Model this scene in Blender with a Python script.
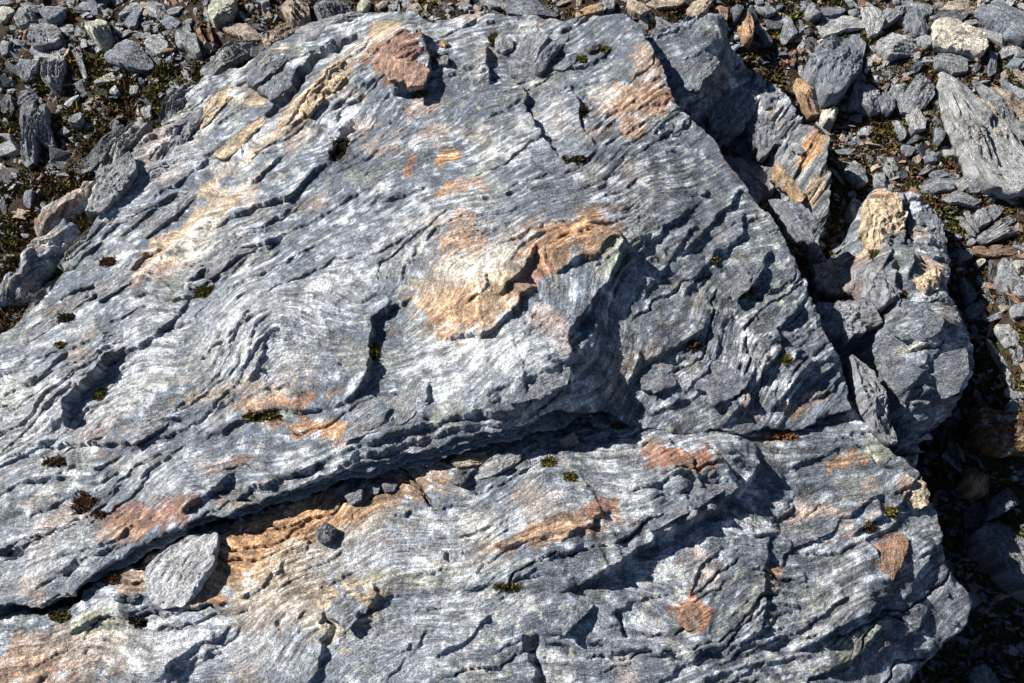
import bpy, math, random
import numpy as np
from mathutils import Vector, Matrix

# ------------------------------------------------------------------ camera, sky, sun
for o in list(bpy.data.objects): bpy.data.objects.remove(o)
S = bpy.context.scene
COL = S.collection
PITCH = math.radians(65.0); DIST = 3.0; LENS = 35.0
TGT = np.array([0.0, 0.0, 0.22])
CAM = TGT + DIST * np.array([0.0, -math.cos(PITCH), math.sin(PITCH)])
cd = bpy.data.cameras.new('camera'); cam = bpy.data.objects.new('camera', cd); COL.objects.link(cam)
cd.lens = LENS; cd.sensor_width = 36.0; cd.clip_start = 0.05; cd.clip_end = 500
cam.location = CAM.tolist(); cam.rotation_euler = (math.radians(90) - PITCH, 0, 0)
S.camera = cam
SUN_EL = math.radians(38.0); SUN_AZ = math.radians(-66.0)      # azimuth from +Y towards +X
w = bpy.data.worlds.new('World'); S.world = w; w.use_nodes = True
wn = w.node_tree.nodes; wl = w.node_tree.links
sky = wn.new('ShaderNodeTexSky'); sky.sky_type = 'NISHITA'; sky.sun_disc = False
sky.sun_elevation = SUN_EL; sky.sun_rotation = SUN_AZ; sky.altitude = 2400; sky.air_density = 0.9; sky.dust_density = 0.25
bg = wn['Background']; bg.inputs[1].default_value = 0.05
wl.new(sky.outputs[0], bg.inputs[0])
sd_ = bpy.data.lights.new('sun', 'SUN'); sun = bpy.data.objects.new('sun', sd_); COL.objects.link(sun)
sd_.energy = 5.0; sd_.angle = math.radians(0.5); sd_.color = (1.0, 0.955, 0.89)
sdir = Vector((math.sin(SUN_AZ) * math.cos(SUN_EL), math.cos(SUN_AZ) * math.cos(SUN_EL), math.sin(SUN_EL)))
sun.rotation_euler = (-sdir).to_track_quat('-Z', 'Y').to_euler(); sun.location = (-3, 2, 4)
S.view_settings.view_transform = 'Standard'; S.view_settings.look = 'None'
S.view_settings.exposure = 1.13; S.view_settings.gamma = 1.0; S.view_settings.use_curve_mapping = False
S.render.resolution_x = 1024; S.render.resolution_y = 683

# ------------------------------------------------------------------ maths helpers
random.seed(7); RNG = np.random.default_rng(11)
F = LENS / 36.0 * 1024
FWD = np.array([0, math.cos(PITCH), -math.sin(PITCH)]); UPV = np.array([0, math.sin(PITCH), math.cos(PITCH)])
def unp(u, v, z):
    """point of the place at height z that the photograph shows at pixel (u, v)"""
    u = np.asarray(u, float); v = np.asarray(v, float)
    r = FWD[None] + ((u - 512) / F)[..., None] * np.array([1., 0, 0]) + ((341.5 - v) / F)[..., None] * UPV
    t = (z - CAM[2]) / r[..., 2]
    return CAM[0] + r[..., 0] * t, CAM[1] + r[..., 1] * t
def proj(x, y, z):
    dx, dy, dz = x - CAM[0], y - CAM[1], z - CAM[2]
    d = dy * FWD[1] + dz * FWD[2]
    return 512 + F * dx / d, 341.5 - F * (dy * UPV[1] + dz * UPV[2]) / d
PXM = 332.0
_g = np.random.default_rng(3).uniform(0, 2 * np.pi, 1024)
GX = np.cos(_g).astype(np.float32); GY = np.sin(_g).astype(np.float32)
def gn(x, y, seed=0):
    x = np.asarray(x, np.float32); y = np.asarray(y, np.float32)
    xf = np.floor(x); yf = np.floor(y); ix = xf.astype(np.int32); iy = yf.astype(np.int32)
    fx = x - xf; fy = y - yf
    def h(a, b):
        k = a * np.int32(73856093) ^ b * np.int32(19349663) ^ np.int32((seed * 83492791) & 0x7fffffff)
        k = (k ^ (k >> 13)) * np.int32(1274126177); return (k ^ (k >> 16)) & 1023
    sx = fx * fx * fx * (fx * (fx * 6 - 15) + 10); sy = fy * fy * fy * (fy * (fy * 6 - 15) + 10)
    a = h(ix, iy); b = h(ix + 1, iy); c = h(ix, iy + 1); d = h(ix + 1, iy + 1)
    n0 = GX[a] * fx + GY[a] * fy; n1 = GX[b] * (fx - 1) + GY[b] * fy
    n2 = GX[c] * fx + GY[c] * (fy - 1); n3 = GX[d] * (fx - 1) + GY[d] * (fy - 1)
    return 1.5 * ((n0 + (n1 - n0) * sx) + ((n2 + (n3 - n2) * sx) - (n0 + (n1 - n0) * sx)) * sy)
np.seterr(over='ignore')
def fbm(x, y, seed=0, o=4, g=0.5, l=2.03):
    s = 0; a = 1
    for i in range(o):
        s = s + a * gn(x, y, seed + 17 * i); a *= g; x = x * l + 3.1; y = y * l + 1.7
    return s
def cells(x, y, seed):
    """angular break-up: random tilted facets on a jittered lattice; returns facet height (about -1..1) and a random value per facet"""
    x = np.asarray(x, np.float32); y = np.asarray(y, np.float32); ix = np.floor(x).astype(np.int32); iy = np.floor(y).astype(np.int32)
    best = np.full(x.shape, 1e9, np.float32); hgt = np.zeros_like(x); rv = np.zeros_like(x); T_ = np.random.default_rng(seed).uniform(0, 1, (1024, 5)).astype(np.float32)
    for a in (-1, 0, 1):
        for b in (-1, 0, 1):
            cx, cy = ix + np.int32(a), iy + np.int32(b); k = cx * np.int32(73856093) ^ cy * np.int32(19349663) ^ np.int32(seed); k = (k ^ (k >> 13)) * np.int32(1274126177); t = T_[(k ^ (k >> 16)) & 1023]
            dx = x - cx - t[..., 0]; dy = y - cy - t[..., 1]; d = dx * dx + dy * dy; m = d < best
            best = np.where(m, d, best); hgt = np.where(m, (t[..., 2] - .5) * 1.2 + (t[..., 3] - .5) * 1.6 * dx + (t[..., 4] - .5) * 2.2 * dy, hgt); rv = np.where(m, t[..., 2], rv)
    return hgt, rv
def sstep(a, b, x):
    t = np.clip((x - a) / (b - a), 0, 1); return t * t * (3 - 2 * t)
def tps(px, py, pz, lam=1e-3):
    P = np.stack([px, py], 1); n = len(P)
    d = np.hypot(P[:, None, 0] - P[None, :, 0], P[:, None, 1] - P[None, :, 1]) + 1e-9
    K = d * d * np.log(d) + lam * np.eye(n); Q = np.hstack([np.ones((n, 1)), P])
    A = np.block([[K, Q], [Q.T, np.zeros((3, 3))]])
    c = np.linalg.solve(A, np.concatenate([pz, np.zeros(3)]))
    def f(x, y):
        x = np.asarray(x, float); y = np.asarray(y, float); r = c[n] + c[n + 1] * x + c[n + 2] * y
        for i in range(n):
            q = (x - P[i, 0]) ** 2 + (y - P[i, 1]) ** 2 + 1e-12
            r = r + c[i] * 0.5 * q * np.log(q)
        return r
    return f
def ctl(pts, extra=()):
    u, v, z = np.array(pts, float).T; x, y = unp(u, v, z)
    if len(extra):
        e = np.array(extra, float); x = np.append(x, e[:, 0]); y = np.append(y, e[:, 1]); z = np.append(z, e[:, 2])
    return tps(x, y, z)
def drop(poly, zf):
    """pixel polyline -> world polyline lying on surface zf"""
    u, v = np.array(poly, float).T; z = np.full(len(u), 0.2)
    for _ in range(8):
        x, y = unp(u, v, z); z = 0.3 * z + 0.7 * np.clip(zf(x, y), -0.5, 0.8)
    x, y = unp(u, v, z); return np.stack([x, y], 1)
def seg_dist(X, Y, pl):
    """distance, side (+ = left of travel), arc position of nearest point"""
    best = np.full(X.shape, 1e9, np.float32); side = np.zeros(X.shape, np.float32); pos = np.zeros(X.shape, np.float32)
    acc = 0.0
    for (ax, ay), (bx, by) in zip(pl[:-1], pl[1:]):
        ex, ey = bx - ax, by - ay; L2 = ex * ex + ey * ey + 1e-12; L = math.sqrt(L2)
        t = np.clip(((X - ax) * ex + (Y - ay) * ey) / L2, 0, 1)
        dx = X - ax - t * ex; dy = Y - ay - t * ey; d = np.sqrt(dx * dx + dy * dy)
        m = d < best
        best = np.where(m, d, best); side = np.where(m, np.sign(ex * (Y - ay) - ey * (X - ax)), side); pos = np.where(m, acc + t * L, pos)
        acc += L
    return best, side, pos, acc
def poly_sd(X, Y, pl):
    c = np.vstack([pl, pl[:1]]); d, _, _, _ = seg_dist(X, Y, c)
    ins = np.zeros(X.shape, bool)
    for (ax, ay), (bx, by) in zip(c[:-1], c[1:]):
        if ay == by: continue
        m = ((ay > Y) != (by > Y)) & (X < (bx - ax) * (Y - ay) / (by - ay) + ax); ins ^= m
    return np.where(ins, d, -d)

# ------------------------------------------------------------------ object helpers
def tag(o, label=None, cat=None, group=None, kind=None):
    if label: o['label'] = label
    if cat: o['category'] = cat
    if group: o['group'] = group
    if kind: o['kind'] = kind
    return o
def mesh_np(name, V, Fq, mat, col=None, parent=None, smooth=True, folv=None):
    V = np.asarray(V, np.float32); Fq = np.asarray(Fq, np.int32); k = Fq.shape[1]
    me = bpy.data.meshes.new(name); me.vertices.add(len(V)); me.vertices.foreach_set('co', V.ravel())
    me.loops.add(Fq.size); me.loops.foreach_set('vertex_index', Fq.ravel())
    me.polygons.add(len(Fq)); me.polygons.foreach_set('loop_start', np.arange(0, Fq.size, k, dtype=np.int32))
    me.polygons.foreach_set('use_smooth', np.full(len(Fq), smooth))
    if col is not None:
        a = me.color_attributes.new('Col', 'FLOAT_COLOR', 'POINT')
        c4 = np.ones((len(V), 4), np.float32); c4[:, :3] = col; a.data.foreach_set('color', c4.ravel())
    if folv is not None:
        a = me.attributes.new('Fol', 'FLOAT_VECTOR', 'POINT'); a.data.foreach_set('vector', np.asarray(folv, np.float32).ravel())
    me.update(calc_edges=True); me.validate()
    me.materials.append(mat)
    o = bpy.data.objects.new(name, me); COL.objects.link(o)
    if parent: o.parent = parent; o.matrix_parent_inverse = Matrix.Translation(-Vector(parent.location))
    return o

# ------------------------------------------------------------------ materials
def rock_mat(name, speck=1.0, bump=0.8, streak=True):
    m = bpy.data.materials.new(name); m.use_nodes = True; n = m.node_tree.nodes; l = m.node_tree.links
    b = n['Principled BSDF']; b.inputs['Roughness'].default_value = 0.68; b.inputs['Specular IOR Level'].default_value = 0.35
    at = n.new('ShaderNodeAttribute'); at.attribute_name = 'Col'
    tc = n.new('ShaderNodeTexCoord')
    def noise(scale, detail=4, rough=0.6, vec=None):
        q = n.new('ShaderNodeTexNoise'); q.inputs['Scale'].default_value = scale; q.inputs['Detail'].default_value = detail; q.inputs['Roughness'].default_value = rough
        l.new(vec if vec else tc.outputs['Object'], q.inputs['Vector']); return q.outputs['Fac']
    def mr(x, a0, a1, b0, b1):
        q = n.new('ShaderNodeMapRange'); l.new(x, q.inputs[0])
        for i, vv in enumerate((a0, a1, b0, b1)): q.inputs[i + 1].default_value = vv
        return q.outputs[0]
    def math_(op, a, c):
        q = n.new('ShaderNodeMath'); q.operation = op
        for i, vv in enumerate((a, c)):
            if isinstance(vv, (int, float)): q.inputs[i].default_value = vv
            else: l.new(vv, q.inputs[i])
        return q.outputs[0]
    mp = n.new('ShaderNodeAttribute'); mp.attribute_name = 'Fol'; FV = mp.outputs['Vector']
    sp1 = mr(noise(260, 4, 0.78), 0.38, 0.62, 0.36, 1.68)
    sp2 = mr(noise(230, 5, 0.74, FV), 0.36, 0.64, 0.58, 1.40)
    sp3 = mr(noise(38, 4, 0.6), 0.35, 0.65, 0.82, 1.18)
    mul = math_('MULTIPLY', math_('MULTIPLY', sp1, sp2), sp3)
    mul = math_('POWER', mul, speck)
    mx = n.new('ShaderNodeVectorMath'); mx.operation = 'SCALE'; l.new(at.outputs['Color'], mx.inputs[0]); l.new(mul, mx.inputs['Scale'])
    # pale mineral / crustose flecks
    fl = mr(noise(300, 3, 0.6), 0.58, 0.66, 0.0, 0.8 * speck)
    mix = n.new('ShaderNodeMix'); mix.data_type = 'RGBA'; l.new(fl, mix.inputs['Factor']); l.new(mx.outputs[0], mix.inputs['A']); mix.inputs['B'].default_value = (0.56, 0.56, 0.53, 1)
    fd = mr(noise(250, 3, 0.55), 0.30, 0.37, 0.8 * speck, 0.0)
    mix2 = n.new('ShaderNodeMix'); mix2.data_type = 'RGBA'; l.new(fd, mix2.inputs['Factor']); l.new(mix.outputs['Result'], mix2.inputs['A']); mix2.inputs['B'].default_value = (0.055, 0.055, 0.06, 1)
    l.new(mix2.outputs['Result'], b.inputs['Base Color'])
    bh = math_('ADD', math_('MULTIPLY', noise(110, 6, 0.75), 1.0), math_('MULTIPLY', noise(230, 4, 0.7, FV), 1.0))
    bh = math_('ADD', bh, math_('MULTIPLY', noise(300, 3, 0.6), 0.35))
    bp = n.new('ShaderNodeBump'); bp.inputs['Strength'].default_value = bump; bp.inputs['Distance'].default_value = 0.013
    l.new(bh, bp.inputs['Height']); l.new(bp.outputs[0], b.inputs['Normal'])
    return m
M_ROCK = rock_mat('schist', 1.0, 1.0); M_STONE = rock_mat('loose_stone', 1.0, 1.0)
def col_mat(name, rough=0.9, sc=120, lo=0.5, hi=1.5, bump=0.6):
    m = bpy.data.materials.new(name); m.use_nodes = True; n = m.node_tree.nodes; l = m.node_tree.links
    b = n['Principled BSDF']; b.inputs['Roughness'].default_value = rough; b.inputs['Specular IOR Level'].default_value = 0.15
    at = n.new('ShaderNodeAttribute'); at.attribute_name = 'Col'; tc = n.new('ShaderNodeTexCoord')
    q = n.new('ShaderNodeTexNoise'); q.inputs['Scale'].default_value = sc; q.inputs['Detail'].default_value = 5; l.new(tc.outputs['Object'], q.inputs['Vector'])
    r = n.new('ShaderNodeMapRange'); l.new(q.outputs['Fac'], r.inputs[0])
    for i, vv in enumerate((0.35, 0.65, lo, hi)): r.inputs[i + 1].default_value = vv
    mx = n.new('ShaderNodeVectorMath'); mx.operation = 'SCALE'; l.new(at.outputs['Color'], mx.inputs[0]); l.new(r.outputs[0], mx.inputs['Scale'])
    l.new(mx.outputs[0], b.inputs['Base Color'])
    bp = n.new('ShaderNodeBump'); bp.inputs['Strength'].default_value = bump; bp.inputs['Distance'].default_value = 0.01
    l.new(q.outputs['Fac'], bp.inputs['Height']); l.new(bp.outputs[0], b.inputs['Normal'])
    return m
M_SOIL = col_mat('soil', 0.95, 140, 0.4, 1.7, 0.9); M_MOSS = col_mat('moss', 0.9, 200, 0.6, 1.4, 0.2)

# ------------------------------------------------------------------ colours (albedo; the dark tint 'D' also paints in some shade)
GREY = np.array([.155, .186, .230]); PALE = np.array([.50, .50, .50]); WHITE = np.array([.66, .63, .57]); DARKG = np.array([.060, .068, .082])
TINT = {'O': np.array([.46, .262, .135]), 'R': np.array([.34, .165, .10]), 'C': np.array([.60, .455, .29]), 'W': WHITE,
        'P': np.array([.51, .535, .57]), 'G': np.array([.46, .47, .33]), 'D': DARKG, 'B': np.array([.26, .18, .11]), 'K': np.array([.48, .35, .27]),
        'M': np.array([.045, .032, .018])}

# ------------------------------------------------------------------ big rocks: height fields in plan, walls below their rims
class Rock: pass
ROCKS = []
def make_rock(name, outline, ctlpts, label, cat, ledges=(), grooves=(), patches=(), step=0.0037, fol=0.42, foldeg=None, rough=1.0, seed=0,
              depth=0.4, base=GREY, swirl=None, bumps=(), clip=None, group=None, edge=0.012, terr=(1, 1, 1), under=0.0, flk=38):
    zf = ctl(ctlpts)
    pl = drop(outline, zf)
    k = 3.2; mg = depth / k
    x0, y0 = pl.min(0) - mg; x1, y1 = pl.max(0) + mg
    xs = np.arange(x0, x1, step); ys = np.arange(y0, y1, step)
    X, Y = np.meshgrid(xs, ys); X = X.astype(np.float32); Y = Y.astype(np.float32)
    # natural irregularity of every line: warp of the plan
    wx = 0.013 * fbm(X * 9, Y * 9, seed + 1, 4, 0.6) ; wy = 0.013 * fbm(X * 9, Y * 9, seed + 2, 4, 0.6)
    XW, YW = X + wx, Y + wy
    sd = poly_sd(XW, YW, pl)
    keep = sd > -mg
    Z = zf(X, Y).astype(np.float32)
    # foliation phase: contours rise to the right by slope fol
    if callable(fol): Gs = fol(X, Y)
    else: Gs = fol * X
    wp = 0.14 * fbm(X * 1.9, Y * 1.9, seed + 5, 2, 0.45) + 0.007 * fbm((X + 0.4 * Y) * 5, (Y - 0.4 * X) * 14, seed + 6, 3)
    Pf = -(Y - Gs) + wp
    if swirl:
        for (su, sv, sr, sa) in swirl:
            c = drop([(su, sv)], zf)[0]; Pf = Pf + sa * np.exp(-((X - c[0]) ** 2 + (Y - c[1]) ** 2) / sr ** 2)
    Al = X + 0.35 * Y + 0.05 * fbm(X * 3, Y * 3, seed + 9, 2)
    def saw(freq, amp, sdn, cover, sharp=0.12):
        p = Pf * freq + 0.35 * fbm(X * freq * 0.35, Y * freq * 0.35, sdn, 3); i = np.floor(p); f = p - i
        s = np.where(f < 1 - sharp, f / (1 - sharp), (1 - f) / sharp)
        a = np.clip(gn(Al * freq * 0.22 + i * 13.7, i * 7.31, sdn + 3) * 1.6 + cover, 0, 1.1)
        # blend strength with next band so seams vanish
        return amp * s * a
    t1, t2, t3 = terr
    patchy = sstep(-0.35, 0.35, fbm(X * 3.1, Y * 3.1, seed + 30, 2)); fz = sstep(-.3, .45, fbm(X * 2.6 + 5, Y * 2.6, seed + 29, 3))
    H = saw(7, 0.013 * t1 * rough, seed + 21, 0.0, .06) + saw(17, 0.0026 * t2 * rough, seed + 22, 0.05, .10) * (.25 + .75 * fz) + saw(43, 0.0012 * t3 * rough, seed + 23, 0.15, .2) * (.3 + .7 * fz)
    bil = np.abs(fbm(Al * 9, Pf * 27, seed + 33, 4, 0.6)); H = H - rough * (0.0008 + 0.0030 * patchy ** 2) * bil          # hackly hollows between sharp crests
    H = H + rough * (0.0007 + 0.0012 * patchy ** 2) * fbm(X * 62, Y * 62, seed + 34, 3, 0.65)
    H = H + rough * 0.0015 * fbm(Al * 11, Pf * 70, seed + 35, 3, 0.65) * (.35 + .65 * fz)
    H = H + rough * (.0006 + .0009 * fz) * fbm(Al * 30, Pf * 130, seed + 38, 2, .7)
    rdg = 1 - np.abs(fbm(X * 11, Y * 11, seed + 37, 3, 0.55)) * 2.0
    H = H + rough * 0.0025 * np.clip(rdg, -0.5, 1) * (1 - patchy)
    jx = .012 * fbm(X * 22, Y * 22, seed + 44, 3, .6); jy = .006 * fbm(X * 22 + 7, Y * 22, seed + 45, 3, .6)
    c1, r1 = cells((Al + jx) * 9, (Pf + jy) * 26, seed + 11); c2, r2 = cells((Al + jx) * 27, (Pf + jy) * 64, seed + 12)
    H = H + rough * (.0065 * c1 * (.3 + .7 * sstep(-.2, .4, fbm(X * 2.3, Y * 2.3, seed + 46, 2))) + .0030 * c2)
    calm = sstep(-.3, .3, fbm(X * 2.1 + 3, Y * 2.1, seed + 77, 3, .45))       # quiet cleavage faces between broken zones
    H = H * (.22 + .80 * calm) + rough * 0.013 * fbm(X * 4.2, Y * 4.2, seed + 31, 3, .42)
    # short flakes and hairline joints that break the surface all over
    rg = np.random.default_rng(seed + 5); area = np.ptp(pl[:, 0]) * np.ptp(pl[:, 1]); ledges = list(ledges); grooves = list(grooves); wl_ = []
    gPy, gPx = np.gradient(Pf, step)
    for q in range(int(area * flk)):
        cx, cy = rg.uniform(pl.min(0), pl.max(0)); kd = (0, 2, 3, 1, 4, 3, 2, 3)[q % 8]        # 0,1 small chips  2 flakes  3 hairline joints  4 sheet edges
        ln = rg.uniform(.02, .09) if kd < 2 else rg.uniform(.25, .7) if kd == 4 else rg.uniform(.18, .6) if kd == 3 else rg.uniform(.08, .34); ns = 4 if kd < 2 else 14 if kd >= 3 else 7
        pts = [(cx, cy)]; off = rg.normal(0, .5 if kd < 2 else .18)
        for e in range(ns):
            i_ = min(max(int((pts[-1][0] - x0) / step), 0), X.shape[1] - 1); j_ = min(max(int((pts[-1][1] - y0) / step), 0), X.shape[0] - 1)
            tx, ty = -gPy[j_, i_], gPx[j_, i_]
            an2 = math.atan2(ty, tx) + off + rg.normal(0, .35 if kd < 2 else .16)
            pts.append((pts[-1][0] + ln / ns * math.cos(an2), pts[-1][1] + ln / ns * math.sin(an2)))
        hh_ = (rg.uniform(.003, .008), rg.uniform(.003, .008), rg.uniform(.006, .014), rg.uniform(.006, .012), rg.uniform(.005, .011))[kd] * rough
        wl_.append((np.array(pts), hh_, (rg.uniform(4, 12) if kd < 2 else rg.uniform(22, 55) if kd == 4 else rg.uniform(10, 36)) / PXM, kd == 3))
    def box(plw, mrg):
        i0 = max(0, int((plw[:, 0].min() - mrg - x0) / step)); i1 = int((plw[:, 0].max() + mrg - x0) / step) + 1
        j0 = max(0, int((plw[:, 1].min() - mrg - y0) / step)); j1 = int((plw[:, 1].max() + mrg - y0) / step) + 1
        return slice(j0, max(j0, j1)), slice(i0, max(i0, i1))
    for (q, h, L) in [(drop(p_, zf), h_, L_ / PXM) for p_, h_, L_ in ledges] + [w_[:3] for w_ in wl_ if not w_[3]]:
        sl = box(q, 2.6 * L)
        if X[sl].size == 0: continue
        d, s, pos, tot = seg_dist(XW[sl], YW[sl], q)
        ta = np.clip(np.minimum(pos, tot - pos) / (0.16 * tot + 0.004), 0, 1)
        hh = h * ta * (0.8 + 0.5 * gn(pos * 22, pos * 0 + h * 99, seed + 3))
        sg = d * np.where(s == 0, 1, s)
        Z[sl] += np.where(sg > 0, hh * np.exp(-sg / L) * sstep(0, 0.003, sg), -0.25 * hh * np.exp(sg / (0.28 * L)) * sstep(0, 0.004, -sg))
    for (q, dp, wd) in [(drop(p_, zf), d_, w_ / PXM) for p_, d_, w_ in grooves] + [(w_[0], 1.8 * w_[1], .0030) for w_ in wl_ if w_[3]]:
        sl = box(q, 3 * wd + 0.02)
        if X[sl].size == 0: continue
        d, s, pos, tot = seg_dist(XW[sl], YW[sl], q)
        ta = np.clip(np.minimum(pos, tot - pos) / (0.12 * tot + 0.004), 0, 1)
        wv = wd * (0.35 + 0.65 * ta) * (0.9 + 0.6 * gn(pos * 30, pos * 0 + dp * 77, seed + 4))
        Z[sl] -= dp * ta * np.exp(-(d / np.maximum(wv, 0.002)) ** 4)
    for (bu, bv, ru, rv, an, h) in bumps:
        c = drop([(bu, bv)], zf)[0]; a = math.radians(an); dx = (X - c[0]) * PXM; dy = (Y - c[1]) * PXM
        e = ((dx * math.cos(a) + dy * math.sin(a)) / ru) ** 2 + ((-dx * math.sin(a) + dy * math.cos(a)) / rv) ** 2
        Z += (h * np.exp(-e * (1 + 0.3 * fbm(X * 12, Y * 12, seed + 41, 2)))).astype(np.float32)
    Ztop = Z + H
    # ---- colour
    n1 = fbm(X * 4, Y * 4, seed + 51, 4); n2 = fbm(Al * 7, Pf * 60, seed + 52, 3, 0.6); n3 = fbm(X * 24, Y * 24, seed + 53, 3, 0.6)
    C = np.empty(X.shape + (3,), np.float32); C[:] = base
    t = sstep(-0.05, 0.6, n1 * 0.55 + n2 * 0.55 + n3 * 0.4)[..., None]; C = C * (1 - t) + TINT['P'] * t
    t = (0.75 * sstep(0.1, 0.7, -n2 * 0.7 - n3 * 0.35 - 0.2 * n1))[..., None]; C = C * (1 - t) + DARKG * t
    t = (0.28 * sstep(0.30, 0.75, fbm(X * 6, Y * 6, seed + 57, 4)))[..., None]; C = C * (1 - t) + TINT['G'] * t
    t = (0.55 * sstep(0.42, 0.8, fbm(X * 5, Y * 5, seed + 59, 4) + 0.25 * n2))[..., None]; C = C * (1 - t) + TINT['K'] * t
    qv = fbm(Al * 2.2, Pf * 38, seed + 81, 3, .5); t = (.75 * sstep(.52, .66, qv) * sstep(-.2, .3, n1))[..., None]; C = C * (1 - t) + np.array([.52, .52, .50]) * t
    lc = gn(X * 34, Y * 34, seed + 83) + .5 * gn(X * 85, Y * 85, seed + 84); t = (.8 * sstep(.36, .48, lc) * sstep(-.1, .35, fbm(X * 3, Y * 3, seed + 85, 2)))[..., None]; C = C * (1 - t) + np.array([.47, .48, .40]) * t
    n4 = fbm(X * 105, Y * 105, seed + 91, 2, .7); n5 = fbm(Al * 9, Pf * 120, seed + 92, 3, .65); C = C * np.exp(.30 * (r1 - .5) + .34 * (r2 - .5) + (.5 - .2 * fz) * n4 + (.12 + .25 * fz) * n5 + .35 * n3 - .05)[..., None]
    hl = np.clip((H - H.mean()) / (H.std() + 1e-6), -2, 2)
    for (pu, pv, ru, rv, an, kd, stg) in patches:
        c = drop([(pu, pv)], zf)[0]; a = math.radians(an); R = 2.2 * max(ru, rv) / PXM + 0.02
        sl = box(np.array([c]), R)
        if X[sl].size == 0: continue
        dx = (XW[sl] + wx[sl] * 0.8 - c[0]) * PXM; dy = (YW[sl] + wy[sl] * 0.8 - c[1]) * PXM
        e = np.sqrt(((dx * math.cos(a) + dy * math.sin(a)) / ru) ** 2 + ((-dx * math.sin(a) + dy * math.cos(a)) / rv) ** 2)
        kn = .45 if max(ru, rv) < 21 else 1.0
        mk = sstep(1.08, 0.88, e - .06 + kn * (0.38 * n3[sl] + 0.24 * n2[sl] + .28 * n5[sl] + 0.30 * gn(X[sl] * 60, Y[sl] * 60, seed + 61)) - .07 * hl[sl])
        tt = (stg * mk)[..., None]
        C[sl] = C[sl] * (1 - tt) + TINT[kd] * np.exp(0.6 * n2[sl] + 0.5 * n3[sl] + .5 * n4[sl] + .6 * n5[sl])[..., None] * tt
    # ---- walls
    gy, gx = np.gradient(poly_sd(X, Y, pl) if False else sd, step)
    gl = np.hypot(gx, gy) + 1e-6; gx /= gl; gy /= gl
    out = np.clip(-sd, 0, None)
    rim = np.clip(1 - sd / 0.035, 0, 1) ** 2 * edge * (0.8 + 1.2 * gn(X * 14, Y * 14, seed + 71))
    dep = out * k
    strat = 0.012 * gn(dep * 55 + 2 * gn(X * 5, Y * 5, seed), Al * 5, seed + 73) + 0.010 * gn(dep * 20, Al * 3, seed + 74)
    mv = out * (1.02 + under) - np.where(out > 0, strat * np.clip(out * 60, 0, 1), 0)
    XX = X + gx * mv; YY = Y + gy * mv; ZZ = Ztop - np.where(sd > 0, rim, edge * (0.8 + 1.2 * gn(X * 14, Y * 14, seed + 71))) - dep
    ZZ = np.maximum(ZZ, -0.62)
    if clip is not None: keep &= clip(X, Y, zf)
    kc = keep[:-1, :-1] & keep[1:, :-1] & keep[:-1, 1:] & keep[1:, 1:]
    idx = np.full(X.shape, -1, np.int32); use = np.zeros(X.shape, bool)
    use[:-1, :-1] |= kc; use[1:, :-1] |= kc; use[:-1, 1:] |= kc; use[1:, 1:] |= kc
    idx[use] = np.arange(use.sum())
    Q = np.stack([idx[:-1, :-1][kc], idx[:-1, 1:][kc], idx[1:, 1:][kc], idx[1:, :-1][kc]], 1)
    o = mesh_np('rock_face', np.stack([XX[use], YY[use], ZZ[use]], 1), Q, M_ROCK, C[use], folv=np.stack([Al[use] * .10, Pf[use], ZZ[use] * .6], 1))
    root = bpy.data.objects.new(name, None); COL.objects.link(root); cc_ = pl.mean(0); root.location = (float(cc_[0]), float(cc_[1]), 0.0)
    o.parent = root; o.matrix_parent_inverse = Matrix.Translation((-float(cc_[0]), -float(cc_[1]), 0.0)); tag(root, label, cat, group)
    r = Rock(); r.o = root; r.x0 = x0; r.y0 = y0; r.step = step; r.Z = np.where(sd > 0.004, ZZ, -9).astype(np.float32); r.zf = zf; r.pl = pl
    ROCKS.append(r); return r
def rock_h(r, x, y):
    i = np.round((np.asarray(x) - r.x0) / r.step).astype(int); j = np.round((np.asarray(y) - r.y0) / r.step).astype(int)
    ok = (i >= 0) & (j >= 0) & (i < r.Z.shape[1]) & (j < r.Z.shape[0])
    return np.where(ok, r.Z[np.clip(j, 0, r.Z.shape[0] - 1), np.clip(i, 0, r.Z.shape[1] - 1)], -9)

# ---- upper slab
crack = [(0, 608), (33, 605), (67, 598), (97, 572), (110, 562), (150, 545), (177, 529), (200, 519), (230, 515), (267, 498), (300, 486), (341, 472),
         (375, 462), (408, 453), (474, 436), (528, 422), (568, 412), (600, 412), (640, 424), (682, 431), (722, 428), (745, 433)]
A_out = [(-230, 640), (-120, 625)] + crack + [(765, 428), (800, 428), (842, 413), (856, 406), (849, 378), (835, 351), (812, 305), (805, 278),
         (779, 232), (745, 182), (712, 138), (682, 108), (672, 95), (660, 65), (651, 43), (640, 22), (615, 14), (560, 20), (530, 17), (480, 12), (432, 22),
         (410, 10), (392, 12), (350, 20), (310, 24), (290, 36), (268, 48), (248, 58), (225, 72), (205, 76), (186, 92), (188, 104), (162, 128), (125, 152), (98, 174), (93, 190), (85, 211),
         (100, 214), (88, 232), (74, 255), (55, 290), (20, 318), (0, 334), (-60, 360), (-230, 400)]
A_ctl = [(-230, 500, .08), (0, 350, .09), (100, 200, .09), (60, 300, .09), (100, 450, .15), (0, 600, .15), (200, 150, .13), (300, 60, .19), (200, 400, .20), (150, 530, .20), (300, 300, .265), (300, 460, .255),
         (400, 30, .28), (400, 150, .27), (420, 250, .31), (420, 400, .30), (540, 60, .30), (560, 300, .385), (560, 380, .37), (500, 200, .35), (640, 60, .37), (640, 180, .385), (600, 405, .26),
         (620, 330, .35), (700, 150, .335), (760, 230, .30), (800, 290, .27), (700, 300, .295), (700, 400, .235), (760, 400, .22), (840, 370, .21), (600, 240, .392), (820, 420, .18), (660, 420, .24)]
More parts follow.
